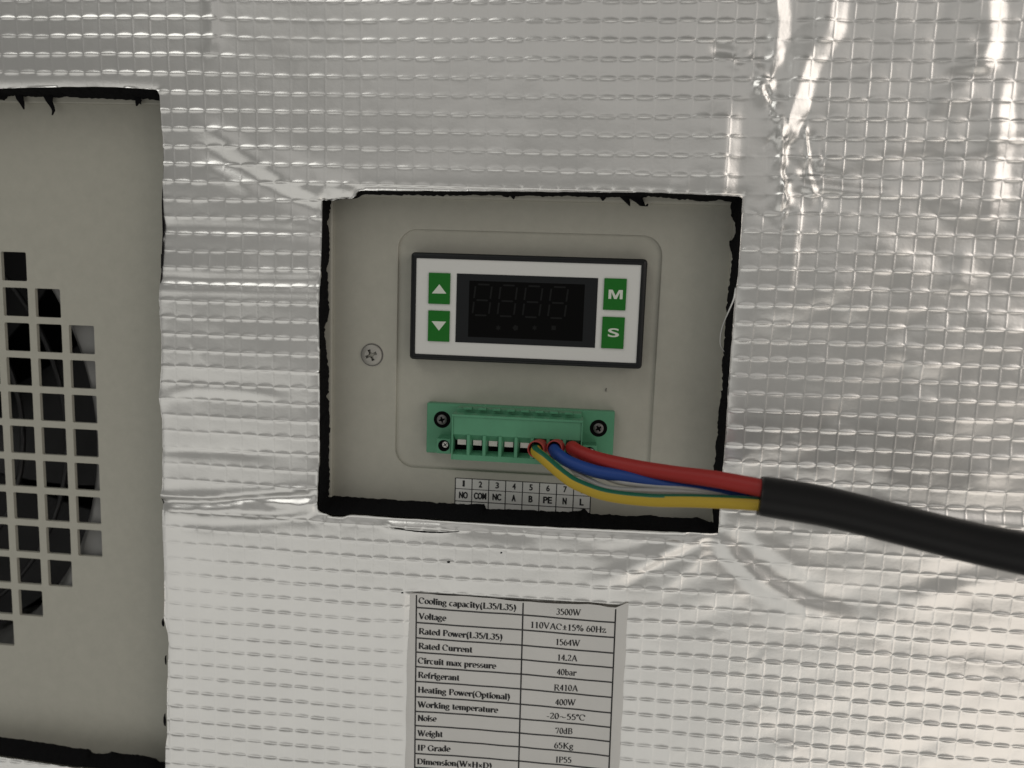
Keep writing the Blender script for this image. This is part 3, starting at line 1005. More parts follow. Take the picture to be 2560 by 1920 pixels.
# ------------------------------------------------------------------ temperature controller
ctl = empty('temperature_controller', (0, 0, 0), 'black framed temperature controller with white face, dark display and four green buttons', 'controller')
B0 = 1.15                                       # level of the sunk field
x0, x1, z0, z1 = ZC.rect([(82, 98), (2015, 152), (1970, 1052), (77, 972)], -5)
wx0, wx1, wz0, wz1 = ZC.rect([(132, 152), (1968, 205), (1925, 1000), (122, 925)], -5)
mx = ((wx0 - x0) + (x1 - wx1) + (wz0 - z0) + (z1 - wz1)) / 4
lo = [(-0.0, B0), (-0.0, -3.6), (-0.12, -4.3), (-0.45, -4.75), (-0.9, -4.9), (-1.15, -5.05), (-mx + 0.15, -5.1), (-mx, -4.95), (-mx - 0.01, -4.2)]
loft('bezel', [lift(rrect(x0 - o, x1 + o, z0 - o, z1 + o, max(0.2, 1.3 + o), 5), y) for o, y in lo], M_BLACK, ctl)
FYC = -4.72
mesh_obj('face_plate', [(x0 + mx - .4, FYC, z0 + mx - .4), (x1 - mx + .4, FYC, z0 + mx - .4), (x1 - mx + .4, FYC, z1 - mx + .4), (x0 + mx - .4, FYC, z1 - mx + .4)], [(0, 1, 2, 3)], M_FACE, ctl)
dr = ZC.rect([(462, 272), (1612, 310), (1585, 877), (452, 830)], FYC)
win = bbox('display_window', dr, FYC - 0.22, FYC + 0.4, M_WINDOW, ctl, 0.08)
sr = ZC.rect([(565, 330), (1505, 362), (1482, 822), (555, 787)], FYC)
scr = bbox('screen', sr, FYC - 0.30, FYC + 0.3, M_SCREEN, win, 0.0)


def seg_poly(pts, y, name='segment'):
    return mesh_obj(name, [(x, y, z) for x, z in pts], [tuple(range(len(pts)))], M_SEG, win)


dw = (ZC.at(1025, 360, FYC)[0] - ZC.at(615, 355, FYC)[0]) / 2
dx0 = ZC.at(612, 355, FYC)[0]
zt = ZC.at(680, 362, FYC)[2]
zm_ = ZC.at(672, 490, FYC)[2]
zb = ZC.at(660, 612, FYC)[2]
wd = ZC.at(748, 420, FYC)[0] - ZC.at(615, 420, FYC)[0]
SY = FYC - 0.32
tk = 0.55
for d in range(4):
    bx = dx0 + d * dw
    sl = lambda z: (z - zb) * 0.075 - 0.6
    for zz in (zt, zm_, zb):
        seg_poly([(bx + 1.0 + sl(zz), zz - tk / 2), (bx + wd - 1.0 + sl(zz), zz - tk / 2), (bx + wd - 0.7 + sl(zz), zz), (bx + wd - 1.0 + sl(zz), zz + tk / 2), (bx + 1.0 + sl(zz), zz + tk / 2), (bx + 0.7 + sl(zz), zz)], SY)
    for side in (0, wd):
        for za, zc in ((zm_, zt), (zb, zm_)):
            seg_poly([(bx + side - tk / 2 + sl(za), za + 0.6), (bx + side + tk / 2 + sl(za), za + 0.6), (bx + side + tk / 2 + sl(zc), zc - 0.6), (bx + side - tk / 2 + sl(zc), zc - 0.6)], SY)
for k, px in enumerate((800, 940, 1095, 1250)):
    c = ZC.at(px, 714, FYC)
    ns = (12, 10, 12, 8)[k]
    pts = [(c[0] + (1.0 if i % 2 else (0.5, 0.8, 0.45, 0.7)[k]) * math.cos(2 * math.pi * i / ns), c[2] + (1.0 if i % 2 else (0.5, 0.8, 0.45, 0.7)[k]) * math.sin(2 * math.pi * i / ns)) for i in range(ns)]
    o = mesh_obj('indicator', [(x, SY, z) for x, z in pts], [tuple(range(ns))], M_SEG, win)


def button(pts, label):
    r = ZC.rect(pts, FYC)
    b = bbox('button', r, FYC - 0.5, FYC + 0.3, M_BUTTON, ctl, 0.14, 2)
    b['label'] = label
    return b, (r[0] + r[1]) / 2, (r[2] + r[3]) / 2


BY = FYC - 0.53
b, cx, cz = button([(235, 266), (411, 270), (406, 522), (233, 519)], 'green button with a white triangle pointing up')
t = [ZC.at(320, 360, BY), ZC.at(377, 436, BY), ZC.at(259, 434, BY)]
mesh_obj('symbol', t, [(0, 1, 2)], M_PRINT, b)
b, cx, cz = button([(230, 572), (406, 577), (402, 827), (229, 822)], 'green button with a white triangle pointing down')
t = [ZC.at(257, 660, BY), ZC.at(375, 664, BY), ZC.at(316, 737, BY)]
mesh_obj('symbol', t, [(0, 1, 2)], M_PRINT, b)
b, cx, cz = button([(1663, 310), (1845, 316), (1833, 572), (1650, 568)], 'green button marked M')
r = ZC.rect([(1697, 403), (1812, 408), (1810, 482), (1695, 478)], BY)
mesh_obj('symbol', [(r[0] + u * (r[1] - r[0]), BY, r[2] + v * (r[3] - r[2])) for u, v in
                    ((0, 0), (0, 1), (.28, 1), (.5, .36), (.72, 1), (1, 1), (1, 0), (.8, 0), (.8, .74), (.59, 0), (.41, 0), (.2, .74), (.2, 0))], [tuple(range(13))], M_PRINT, b)
b, cx, cz = button([(1646, 624), (1829, 628), (1816, 884), (1636, 880)], 'green button marked S')
r = ZC.rect([(1692, 716), (1783, 720), (1780, 792), (1690, 788)], BY)
text_mesh('symbol', 'S', *r, BY, M_PRINT, b, 0.018)

# ------------------------------------------------------------------ terminal block
tb = empty('terminal_block', (0, 0, 0), 'green eight way terminal block below the controller with screws at both ends', 'terminal block')
FL = -2.6
fx0, fx1, fz0, fz1 = ZT.rect([(108, 112), (1960, 190), (1945, 688), (100, 608)], FL)
pxa = ZT.at(350, 430, -14.5)[0]
pxb = ZT.at(1642, 470, -14.5)[0]
pza = (ZT.at(350, 232, -14.5)[2] + ZT.at(1642, 270, -14.5)[2]) / 2     # top of the plug
pzb = (ZT.at(352, 672, -14.5)[2] + ZT.at(1000, 700, -14.5)[2]) / 2     # its lower edge
# flange; the shade of its two screw holes is put into black discs
flange = bbox('flange', (fx0, fx1, fz0, fz1), FL, B0 - 0.05, M_GREEN, tb, 0.45, 3)
for i, (px, py) in enumerate(((258, 272), (1802, 358))):
    c = ZT.at(px, py, FL)
    R_ = 2.85
    n = 32
    well = [[(c[0] + r * math.cos(2 * math.pi * k / n), y, c[2] + r * math.sin(2 * math.pi * k / n)) for k in range(n)] for r, y in ((R_ + 0.05, FL - 0.02), (R_, FL - 0.06), (R_ - 0.25, FL - 0.03))]
    loft('well_shade_disc', well, M_CAVITY_SHADE, tb, cap_last=True)
    phillips('flange_screw', (c[0], c[2]), FL - 0.04, 1.75, M_DSTEEL_SHADE, tb, math.radians(15 + 20 * i), rec=0.6, slot=0.2)
# header body behind the plug
bbox('header', (pxa + 0.6, pxb - 0.6, pzb + 1.2, pza + 1.2), -8.5, FL + 0.2, M_GREEN, tb, 0.25)
for k in range(8):
    tx = pxa + 3.2 + k * (pxb - pxa - 4.6) / 8
    bbox('coding_tab', (tx, tx + 2.6, pza + 1.0, pza + 1.75), -10.5, -7.2, M_GREEN, tb, 0.15)
# plug: top wall, rims, face, lower lip
FRONT = -14.5
slot_t = (ZT.at(430, 425, FRONT)[2] + ZT.at(1060, 450, FRONT)[2]) / 2
slot_b = (ZT.at(430, 622, FRONT)[2] + ZT.at(1060, 648, FRONT)[2]) / 2
bm = bmesh.new()
box(bm, pxa, pxb, FRONT, -7.0, pza - 0.75, pza)                       # top rim
box(bm, pxa, pxa + 0.45, FRONT, -7.0, pzb, pza - 0.752)               # end walls
box(bm, pxb - 0.45, pxb, FRONT, -7.0, pzb, pza - 0.752)
bevel(bm, 0.12)
bm_obj('plug_rim', bm, M_GREEN, tb)
bbox('plug_face', (pxa + 0.452, pxb - 0.452, slot_t, pza - 0.752), FRONT + 0.35, -7.0, M_GREEN, tb, 0.1)
bbox('plug_lip', (pxa + 0.452, pxb - 0.452, pzb, slot_b), FRONT + 0.05, -7.0, M_GREEN, tb, 0.15)
mesh_obj('plug_back_shade', [(pxa + .4, -8.6, slot_b - .2), (pxb - .4, -8.6, slot_b - .2), (pxb - .4, -8.6, slot_t + .2), (pxa + .4, -8.6, slot_t + .2)], [(0, 1, 2, 3)], M_CAVITY_SHADE, tb)  # black sheet, shade of the wire throats painted in
S0 = ZT.at(436, 540, FRONT)[0]
S4 = ZT.at(1064, 560, FRONT)[0]
SP = (S4 - S0) / 4
hgt = slot_t - slot_b
div0 = None
for k in range(9):
    dxm = S0 + (k - 0.5) * SP
    if k in (0, 8):
        continue
    # tapering divider: wide at the front, thin at the back
    vsd = []
    for y, w in ((FRONT + 0.1, 0.42), (FRONT + 0.4, 0.56), (-10.5, 0.95), (-8.7, 0.95)):
        for zq in (slot_b - 0.01, slot_t + 0.01):
            vsd += [(dxm - w, y, zq), (dxm + w, y, zq)]
    fsd = [(0, 1, 3, 2)]
    for a in range(3):
        o_ = a * 4
        fsd += [(o_, o_ + 4, o_ + 6, o_ + 2), (o_ + 1, o_ + 3, o_ + 7, o_ + 5), (o_, o_ + 1, o_ + 5, o_ + 4), (o_ + 2, o_ + 6, o_ + 7, o_ + 3)]
    mesh_obj('divider', vsd, fsd, M_GREEN, tb)
for k in range(8):
    cxk = S0 + k * SP
    # sloping roof of the wire funnel, tinned clamp and dark throat
    ztop, zcl = slot_t, slot_t - 0.36 * hgt
    mesh_obj('funnel', [(cxk - 2.5, FRONT + 0.5, ztop), (cxk + 2.5, FRONT + 0.5, ztop), (cxk + 2.1, -11.2, zcl), (cxk - 2.1, -11.2, zcl)], [(0, 1, 2, 3)], M_GREEN, tb)
    mesh_obj('funnel', [(cxk - 2.5, FRONT + 0.5, slot_b), (cxk + 2.5, FRONT + 0.5, slot_b), (cxk + 2.1, -10.6, slot_b + 0.13 * hgt), (cxk - 2.1, -10.6, slot_b + 0.13 * hgt)], [(3, 2, 1, 0)], M_GREEN, tb)
    bbox('clamp', (cxk - 1.45, cxk + 1.45, slot_t - 0.60 * hgt, slot_t - 0.33 * hgt), -11.4, -8.8, M_CLAMP if k < 5 else M_DSTEEL_SHADE, tb, 0.1)
# locking lugs with their screws
for i, (r4, sp) in enumerate((([(202, 458), (345, 462), (345, 612), (200, 608)], (275, 530)), ([(1640, 522), (1785, 528), (1780, 690), (1640, 685)], (1712, 600)))):
    r = ZT.rect(r4, -8)
    bbox('lug', r, -8.0, FL + 0.1, M_GREEN, tb, 0.35)
    c = ZT.at(*sp, -8.0)
    n = 28
    ringl = [[(c[0] + rr * math.cos(2 * math.pi * k / n), y, c[2] + rr * math.sin(2 * math.pi * k / n)) for k in range(n)] for rr, y in ((1.95, -8.03), (1.9, -8.06), (1.75, -8.02))]
    loft('bore_shade_disc', ringl, M_CAVITY_SHADE, tb, cap_last=True)  # flat black disc on the lug, the hole's shade as colour
    phillips('lug_screw', (c[0] + 0.5, c[2] + 0.4), -8.03, 1.05, M_STEEL, tb, math.radians(40), rec=0.75, slot=0.16)

# ------------------------------------------------------------------ terminal number label on the plate
tl = empty('terminal_label', (0, 0, 0), 'white sticker with terminal numbers 1 to 8 above a row of letters', 'sticker')
lx0 = ZT.at(389, 900, -0.1)[0]
lx1 = ZT.at(1725, 1010, -0.1)[0]
lz1 = (ZT.at(389, 846, -0.1)[2] + ZT.at(1555, 918, -0.1)[2]) / 2
lzm = (ZT.at(389, 958, -0.1)[2] + ZT.at(1725, 1025, -0.1)[2]) / 2
lzb = (ZT.at(389, 1080, -0.1)[2] + ZT.at(1725, 1148, -0.1)[2]) / 2
lz0 = lzb - 6.0
LY = -0.12
bbox('paper', (lx0, lx1, lz0, lz1), LY, 0.02, M_PAPER2, tl, 0)
cw = (lx1 - lx0) / 8


def bar(name, xa, xb, za, zb_, y, m, parent):
    return mesh_obj(name, [(xa, y, za), (xb, y, za), (xb, y, zb_), (xa, y, zb_)], [(0, 1, 2, 3)], m, parent)


for k in range(9):
    xk = lx0 + k * cw
    bar('rule_line', xk - 0.17, xk + 0.17, lz0, lz1 + 0.1, LY - 0.03, M_INK, tl)
for zk, w in ((lz1, .13), (lzm, .13), (lzb, .16)):
    bar('rule_line', lx0, lx1, zk - w, zk + w, LY - 0.02, M_INKG, tl)
ch = lz1 - lzm
for k, (a, b) in enumerate(zip('12345678', ('NO', 'COM', 'NC', 'A', 'B', 'PE', 'N', 'L'))):
    xc = lx0 + (k + 0.5) * cw
    wn = 0.62 if a == '1' else 1.05
    text_mesh('number', a, xc - wn / 2, xc + wn / 2, lzm + 0.24 * ch, lzm + 0.80 * ch, LY - 0.04, M_INK, tl, 0.010, 0.10)
    wl = {1: 1.25, 2: 2.9, 3: 4.2}[len(b)]
    hb = lzm - lzb
    text_mesh('letters', b, xc - wl / 2, xc + wl / 2, lzb + 0.24 * hb, lzb + 0.76 * hb, LY - 0.04, M_INK, tl, 0.014, 0.12)

# ------------------------------------------------------------------ specification label on the foil, in a stroke-built serif face
def A_(cx, cy, rx, ry, a0, a1): return ('a', cx, cy, rx, ry, a0, a1)
def L_(*p): return ('l',) + p
def S_(x, y, w=.2): return ('s', x, y, w)


XH, CAP = 0.45, 0.67
def stem(x, y0, y1, t=True, b=True):
    r = [L_(x, y0, x, y1)]
    if b: r.append(S_(x, y0))
    if t: r.append(S_(x - .03, y1, .14))
    return r


def arch(x0, x1): return [A_((x0 + x1) / 2, XH - .16, (x1 - x0) / 2, .15, 0, 165), L_(x1, 0, x1, XH - .16), S_(x1, 0)]


G = {
    'C': (.70, [A_(.36, .335, .30, .335, 48, 312), L_(.56, .60, .57, .46)]),
    'G': (.74, [A_(.36, .335, .30, .335, 48, 325), L_(.60, .06, .60, .28), S_(.60, .29, .22), L_(.57, .60, .58, .47)]),
    'V': (.70, [L_(.09, .67, .36, 0), L_(.36, 0, .60, .67), S_(.09, .67), S_(.60, .67)]),
    'W': (.98, [L_(.09, .67, .30, 0), L_(.30, 0, .49, .62), L_(.45, .67, .68, 0), L_(.68, 0, .90, .67), S_(.09, .67), S_(.47, .67), S_(.90, .67)]),
    'R': (.72, stem(.16, 0, .67) + [L_(.16, .66, .36, .66), A_(.36, .50, .19, .16, -90, 90), L_(.16, .34, .36, .34), L_(.36, .34, .62, .0), S_(.64, 0)]),
    'P': (.62, stem(.16, 0, .67) + [L_(.16, .66, .34, .66), A_(.34, .49, .19, .17, -90, 90), L_(.16, .32, .34, .32)]),
    'H': (.76, stem(.16, 0, .67) + stem(.60, 0, .67) + [L_(.16, .34, .60, .34)]),
    'I': (.38, stem(.19, 0, .67) + [S_(.19, .67)]),
    'K': (.74, stem(.16, 0, .67) + [L_(.18, .28, .58, .67), L_(.28, .38, .62, 0), S_(.58, .67), S_(.63, 0)]),
    'L': (.62, stem(.16, 0, .67) + [L_(.16, .01, .54, .01), L_(.55, .02, .57, .18)]),
    'N': (.74, [L_(.14, 0, .14, .67), L_(.14, .67, .60, 0), L_(.60, 0, .60, .67), S_(.14, 0), S_(.60, .67), S_(.12, .67, .12)]),
    'D': (.74, stem(.16, 0, .67) + [L_(.16, .66, .32, .66), A_(.32, .335, .32, .325, -90, 90), L_(.16, .01, .32, .01)]),
    'O': (.76, [A_(.38, .335, .31, .335, 0, 360)]),
    'A': (.72, [L_(.10, 0, .36, .67), L_(.36, .67, .62, 0), L_(.20, .22, .54, .22), S_(.10, 0, .18), S_(.62, 0)]),
    'B': (.68, stem(.16, 0, .67) + [L_(.16, .66, .34, .66), A_(.34, .51, .16, .15, -90, 90), L_(.16, .36, .36, .36), A_(.36, .18, .20, .17, -90, 90), L_(.16, .01, .36, .01)]),
    'a': (.48, [A_(.22, .32, .14, .13, 10, 160), L_(.36, .34, .36, .03), A_(.20, .12, .13, .12, 60, 330), S_(.40, 0, .1)]),
    'b': (.54, stem(.13, 0, .68, True, False) + [A_(.29, .225, .16, .225, -140, 140)]),
    'c': (.46, [A_(.25, .225, .18, .225, 50, 310)]),
    'd': (.54, stem(.40, 0, .68, True, False) + [A_(.24, .225, .16, .225, 40, 320), S_(.44, 0, .12)]),
    'e': (.47, [A_(.24, .225, .17, .225, 0, 315), L_(.08, .235, .40, .235)]),
    'f': (.36, [L_(.16, 0, .16, .54), A_(.26, .54, .10, .13, 40, 180), L_(.05, .44, .30, .44), S_(.16, 0)]),
    'g': (.50, [A_(.22, .30, .14, .15, 0, 360), A_(.22, -.08, .18, .11, 0, 360), L_(.14, .17, .12, .05), L_(.30, .42, .44, .44)]),
    'h': (.56, stem(.13, 0, .68) + arch(.13, .42)),
    'i': (.28, stem(.14, 0, .45) + [('d', .14, .60)]),
    'k': (.54, stem(.13, 0, .68) + [L_(.15, .18, .40, .44), L_(.24, .27, .45, 0), S_(.40, .45, .16), S_(.46, 0, .16)]),
    'l': (.28, stem(.14, 0, .68)),
    'm': (.84, stem(.13, 0, .45) + arch(.13, .42) + arch(.42, .71)),
    'n': (.56, stem(.13, 0, .45) + arch(.13, .42)),
    'o': (.50, [A_(.25, .225, .18, .225, 0, 360)]),
    'p': (.54, stem(.13, -.2, .45) + [A_(.29, .225, .16, .225, -140, 140)]),
    'r': (.44, stem(.13, 0, .45) + [A_(.28, .29, .14, .15, 55, 170), ('d', .36, .40)]),
    's': (.40, [A_(.20, .335, .12, .115, 40, 265), A_(.20, .115, .13, .115, -140, 90)]),
    't': (.34, [L_(.15, .08, .15, .58), A_(.24, .10, .09, .10, 180, 320), L_(.04, .44, .28, .44)]),
    'u': (.56, [L_(.13, .14, .13, .45), A_(.27, .15, .14, .15, 180, 345), L_(.42, 0, .42, .45), S_(.09, .45, .12), S_(.38, .45, .12), S_(.46, 0, .12)]),
    'w': (.72, [L_(.06, .45, .22, 0), L_(.22, 0, .36, .42), L_(.34, .45, .50, 0), L_(.50, 0, .66, .45), S_(.06, .45, .14), S_(.35, .45, .14), S_(.66, .45, .14)]),
    'x': (.50, [L_(.07, .45, .40, 0), L_(.40, .45, .08, 0), S_(.08, .45, .16), S_(.40, .45, .14), S_(.08, 0, .14), S_(.40, 0, .16)]),
    'y': (.52, [L_(.07, .45, .26, 0), L_(.44, .45, .22, -.12), L_(.22, -.12, .12, -.2), S_(.07, .45, .16), S_(.44, .45, .14)]),
    'z': (.46, [L_(.06, .44, .38, .44), L_(.38, .44, .06, .01), L_(.06, .01, .40, .01), L_(.06, .44, .05, .33), L_(.40, .01, .41, .13)]),
    '0': (.50, [A_(.25, .335, .17, .335, 0, 360)]),
    '1': (.50, [L_(.26, 0, .26, .67), L_(.26, .67, .13, .58), S_(.26, 0, .24)]),
    '2': (.50, [A_(.24, .49, .16, .18, -25, 165), L_(.38, .42, .08, .02), L_(.08, .02, .42, .02), L_(.42, .02, .44, .14)]),
    '3': (.50, [A_(.22, .51, .15, .16, -90, 150), A_(.21, .18, .18, .18, -150, 90)]),
    '4': (.50, [L_(.34, 0, .34, .67), L_(.34, .67, .05, .2), L_(.05, .2, .46, .2)]),
    '5': (.50, [L_(.14, .66, .40, .66), L_(.14, .66, .11, .38), A_(.21, .21, .19, .21, -140, 120)]),
    '6': (.50, [A_(.25, .20, .17, .20, 0, 360), A_(.42, .22, .34, .45, 105, 180)]),
    '7': (.50, [L_(.07, .66, .43, .66), L_(.43, .66, .20, 0), L_(.07, .66, .06, .54)]),
    '8': (.50, [A_(.25, .51, .14, .16, 0, 360), A_(.25, .175, .17, .175, 0, 360)]),
    '(': (.34, [A_(.36, .25, .24, .46, 115, 245)]),
    ')': (.34, [A_(-.02, .25, .24, .46, -65, 65)]),
    '/': (.28, [L_(.02, -.02, .26, .68)]),
    '.': (.26, [('d', .13, .05)]),
    '-': (.34, [L_(.05, .2, .29, .2)]),
    '%': (.84, [A_(.18, .5, .11, .16, 0, 360), A_(.64, .16, .11, .16, 0, 360), L_(.60, .67, .22, 0)]),
    '\u00b1': (.56, [L_(.28, .12, .28, .54), L_(.06, .34, .50, .34), L_(.06, .04, .50, .04)]),
    '\u00d7': (.50, [L_(.08, .08, .40, .42), L_(.08, .42, .40, .08)]),
    '~': (.80, [A_(.24, .24, .14, .06, 0, 180), A_(.54, .26, .14, .06, 180, 360)]),
    '\u00b0': (.30, [A_(.14, .56, .09, .10, 0, 360)]),
    ' ': (.27, []),
}


def strokes_to_mesh(txt, thick, thin):
    vs, fs = [], []
    x = 0.0

    def poly(pts, closed=False):
        n = len(pts)
        pts = [np.array(p, float) for p in pts]
        Ls = []
        for i in range(n):
            a, b = (pts[i - 1] if (i or closed) else pts[0]), (pts[(i + 1) % n] if (i < n - 1 or closed) else pts[-1])
            d = b - a
            d = d / (np.linalg.norm(d) + 1e-9)
            w = thin + (thick - thin) * abs(d[1]) ** 1.6
            if d[0] * d[1] > 0.12: w = thin + (w - thin) * 0.35          # up-strokes are hairlines
            nrm = np.array([-d[1], d[0]]) * w / 2
            Ls.append((pts[i] + nrm, pts[i] - nrm))
        b0 = len(vs)
        for a, b in Ls: vs.extend([a, b])
        for i in range(n if closed else n - 1):
            j = (i + 1) % n
            fs.append((b0 + 2 * i, b0 + 2 * i + 1, b0 + 2 * j + 1, b0 + 2 * j))
    for chh in txt:
        w, pr = G[chh]
        for p in pr:
            if p[0] == 'l':
                q_ = [(x + p[1], p[2]), (x + p[3], p[4])]
                poly(q_)
            elif p[0] == 's':
                poly([(x + p[1] - p[3] / 2, p[2]), (x + p[1] + p[3] / 2, p[2])])
            elif p[0] == 'd':
                poly([(x + p[1] + .05 * math.cos(k * math.pi / 4), p[2] + .05 * math.sin(k * math.pi / 4)) for k in range(8)], True)
            else:
                full = abs(p[6] - p[5]) >= 360
                m_ = 22 if full else 14
                # symmetric bowls keep full weight on both flanks
                pts = [(x + p[1] + p[3] * math.cos(math.radians(p[5] + (p[6] - p[5]) * k / (m_ if full else m_ - 1))), p[2] + p[4] * math.sin(math.radians(p[5] + (p[6] - p[5]) * k / (m_ if full else m_ - 1)))) for k in range(m_)]
                poly(pts, full)
        x += w
    return np.array(vs), fs, x


spec = empty('specification_label', (0, 0, 0), 'white paper table of cooling capacity, voltage and other ratings stuck on the foil', 'label')
QY = -13.75
def paper_y(x, z):
    return QY - 0.16 * math.sin(x * 0.16 + 1.0) * math.cos(z * 0.06) - 0.05 * math.sin(x * 0.5 + z * 0.2)


q_tl, q_tr = Z7.at(286, 205, QY), Z7.at(1640, 275, QY)
q_bl, q_br = Z7.at(286, 1278, QY), Z7.at(1600, 1278, QY)
PXL, PXR = (q_tl[0] + q_bl[0]) / 2, (q_tr[0] + q_br[0]) / 2
PBOT = -222.0
top_edge = xz(Z7, [(285, 206), (345, 204), (420, 208), (480, 214), (640, 220), (800, 232), (900, 246), (960, 252), (1040, 256), (1100, 262), (1250, 268), (1330, 270), (1400, 268), (1470, 276), (1520, 288), (1572, 292), (1600, 280), (1640, 264)], QY)
tx = [p[0] for p in top_edge]; tz = [p[1] for p in top_edge]
nxp, nzp = 90, 60
vs, fs = [], []
for i in range(nxp + 1):
    x = PXL + (PXR - PXL) * i / nxp
    zt_ = float(np.interp(x, tx, tz))
    for j in range(nzp + 1):
        z = zt_ + (PBOT - zt_) * (j / nzp) ** 1.3
        y = paper_y(x, z)
        e = min(x - PXL, PXR - x)
        y += 0.22 * math.exp(-max(e, 0) / 0.6)
        y -= 0.18 * math.exp(-(zt_ - z) / 0.9) * (0.4 + 0.6 * math.sin(i * 0.23 + 0.6) ** 2)
        xo = 0.12 * math.sin(z * 0.35) if i in (0, nxp) else 0
        vs.append((x + xo, y, z))
for i in range(nxp):
    for j in range(nzp):
        a = i * (nzp + 1) + j
        fs.append((a, a + 1, a + nzp + 2, a + nzp + 1))
sheet_paper = mesh_obj('paper', vs, fs, M_PAPER, spec, True)


def strip(name, p0, p1, w, m):
    """printed rule that follows the paper"""
    n = 40
    p0, p1 = np.array(p0), np.array(p1)
    d = (p1 - p0) / np.linalg.norm(p1 - p0)
    nn = np.array([-d[1], d[0]]) * w / 2
    vs, fs = [], []
    for i in range(n + 1):
        c = p0 + (p1 - p0) * i / n
        for s_ in (1, -1):
            a = c + nn * s_
            vs.append((a[0], paper_y(a[0], a[1]) - 0.09, a[1]))
    for i in range(n):
        fs.append((2 * i, 2 * i + 1, 2 * i + 3, 2 * i + 2))
    return mesh_obj(name, vs, fs, m, spec)


def sx_(x, y): return Z7.at(x, y, QY)[[0, 2]]


for a, b in (((347, 203), (337, 1278)), ((1003, 250), (975, 1278)), ((1572, 294), (1530, 1278))):
    p, q2 = sx_(*a), sx_(*b)
    d = (q2 - p) / (p[1] - q2[1])
    strip('rule_line', p, p + d * (p[1] - PBOT - 2), 0.46, M_INK)
LEFT_Y = [292, 384, 478, 566, 655, 745, 838, 928, 1015, 1100, 1187, 1273]
RIGHT_Y = [384, 476, 572, 662, 752, 845, 940, 1028, 1115, 1205, 1290]
for i, yl in enumerate(LEFT_Y):
    a, b = sx_(346 - (yl - 205) * .009, yl), sx_(1000 - (yl - 250) * .026, yl + 46)
    strip('rule_line', a, b, 0.50, M_INKG)
    if i < len(RIGHT_Y):
        c = sx_(1570 - (yl - 290) * .041, RIGHT_Y[i])
        strip('rule_line', b, c, 0.50, M_INKG)
ROWS = [('Cooling capacity(L35/L35)', 360, 960, 266, 312), ('Voltage', 361, 530, 362, 373), ('Rated Power(L35/L35)', 360, 876, 454, 492),
        ('Rated Current', 358, 691, 544, 567), ('Circuit max pressure', 356, 836, 634, 668), ('Refrigerant', 356, 611, 722, 741),
        ('Heating Power(Optional)', 355, 922, 812, 858), ('Working temperature', 355, 848, 902, 938), ('Noise', 355, 470, 985, 992),
        ('Weight', 354, 508, 1078, 1088), ('IP Grade', 352, 555, 1168, 1178), ('Dimension(W\u00d7H\u00d7D)', 350, 810, 1252, 1282)]
RVAL = [('3500W', 1205, 1356, 334, 340), ('110VAC\u00b115% 60Hz', 1045, 1512, 415, 446), ('1564W', 1200, 1351, 520, 528), ('14.2A', 1210, 1335, 616, 620),
        ('40bar', 1208, 1330, 705, 710), ('R410A', 1190, 1339, 800, 806), ('400W', 1198, 1324, 890, 894), ('-20~55\u00b0C', 1145, 1386, 972, 988),
        ('70dB', 1200, 1308, 1066, 1070), ('65Kg', 1192, 1312, 1156, 1162), ('IP55', 1200, 1300, 1244, 1248)]
for rows_, thick, thin, cap, nm in ((ROWS, 0.21, 0.055, 2.05, 'row_name'), (RVAL, 0.155, 0.05, 2.05, 'row_value')):
    for body, xa, xb, ya, yb in rows_:
        v2, f2, wtot = strokes_to_mesh(body, thick, thin)
        a, b = sx_(xa, ya), sx_(xb, yb)
        ex = (b - a) / wtot
        ez = np.array([0, 1.0]) * cap / CAP
        pts = [a + p[0] * ex + p[1] * ez for p in v2]
        mesh_obj(nm, [(p[0], paper_y(p[0], p[1]) - 0.11, p[1]) for p in pts], f2, M_INK, spec)

# ------------------------------------------------------------------ cable and its wires
cable = empty('power_cable', (0, 0, 0), 'black power cable with red, blue and yellow green wires entering the terminal block', 'cable')


def D(x, y, d): return DSP.at(x, y, d)


def off(p, dx=0, dz=0): return (p[0] + dx, p[1], p[2] + dz)


tube('sheath', [D(1640, 1071, -49), D(1700, 1080, -50), D(1800, 1098, -52), D(1950, 1135, -55), D(2100, 1172, -58), D(2260, 1206, -62), D(2500, 1262, -68)],
     lambda t: 5.35 + 0.12 * math.sin(t * 9) - 0.1 * math.exp(-t * 60), M_CABLE, cable, 36)
YG = [D(1171, 964, -8), D(1160, 970, -16), D(1159, 977, -20.5), D(1172, 988, -24), D(1200, 1013, -26.5), D(1222, 1031, -28), D(1248, 1047, -29.5), D(1310, 1069, -33), D(1400, 1080, -38), D(1500, 1082, -43), D(1600, 1086, -47), D(1665, 1091, -50)]
tube('yellow_green_wire', YG, lambda t: 1.72 + 0.22 * t, M_YELLOW, cable, 28, mats=[M_YELLOW, M_WGREEN],
     pick=lambda a, t: 1 if (a < 0.10 + 0.03 * (1 - t) or a > 0.955 - 0.03 * (1 - t)) else 0)
BL = [D(1208, 964, -8), D(1199, 969, -15), D(1199, 975, -19), D(1210, 985, -22), D(1234, 1000, -24), D(1290, 1019, -27), D(1360, 1031, -30), D(1440, 1048, -34), D(1540, 1062, -40), D(1655, 1078, -46)]
tube('blue_wire', BL, lambda t: 1.85 + 0.15 * t, M_BLUE, cable, 24)
RD = [D(1244, 976, -8), D(1236, 967, -15), D(1252, 977, -19), D(1300, 994, -24), D(1380, 1011, -30), D(1460, 1024, -36), D(1550, 1036, -43), D(1655, 1056, -50)]
tube('red_wire', RD, lambda t: 2.15 + 0.3 * t, M_RED, cable, 24)
TP = [D(1222, 996, -21), D(1240, 1016, -23.5), D(1275, 1038, -26), D(1320, 1055, -29), D(1400, 1060, -34), D(1480, 1062, -38), D(1560, 1066, -42)]
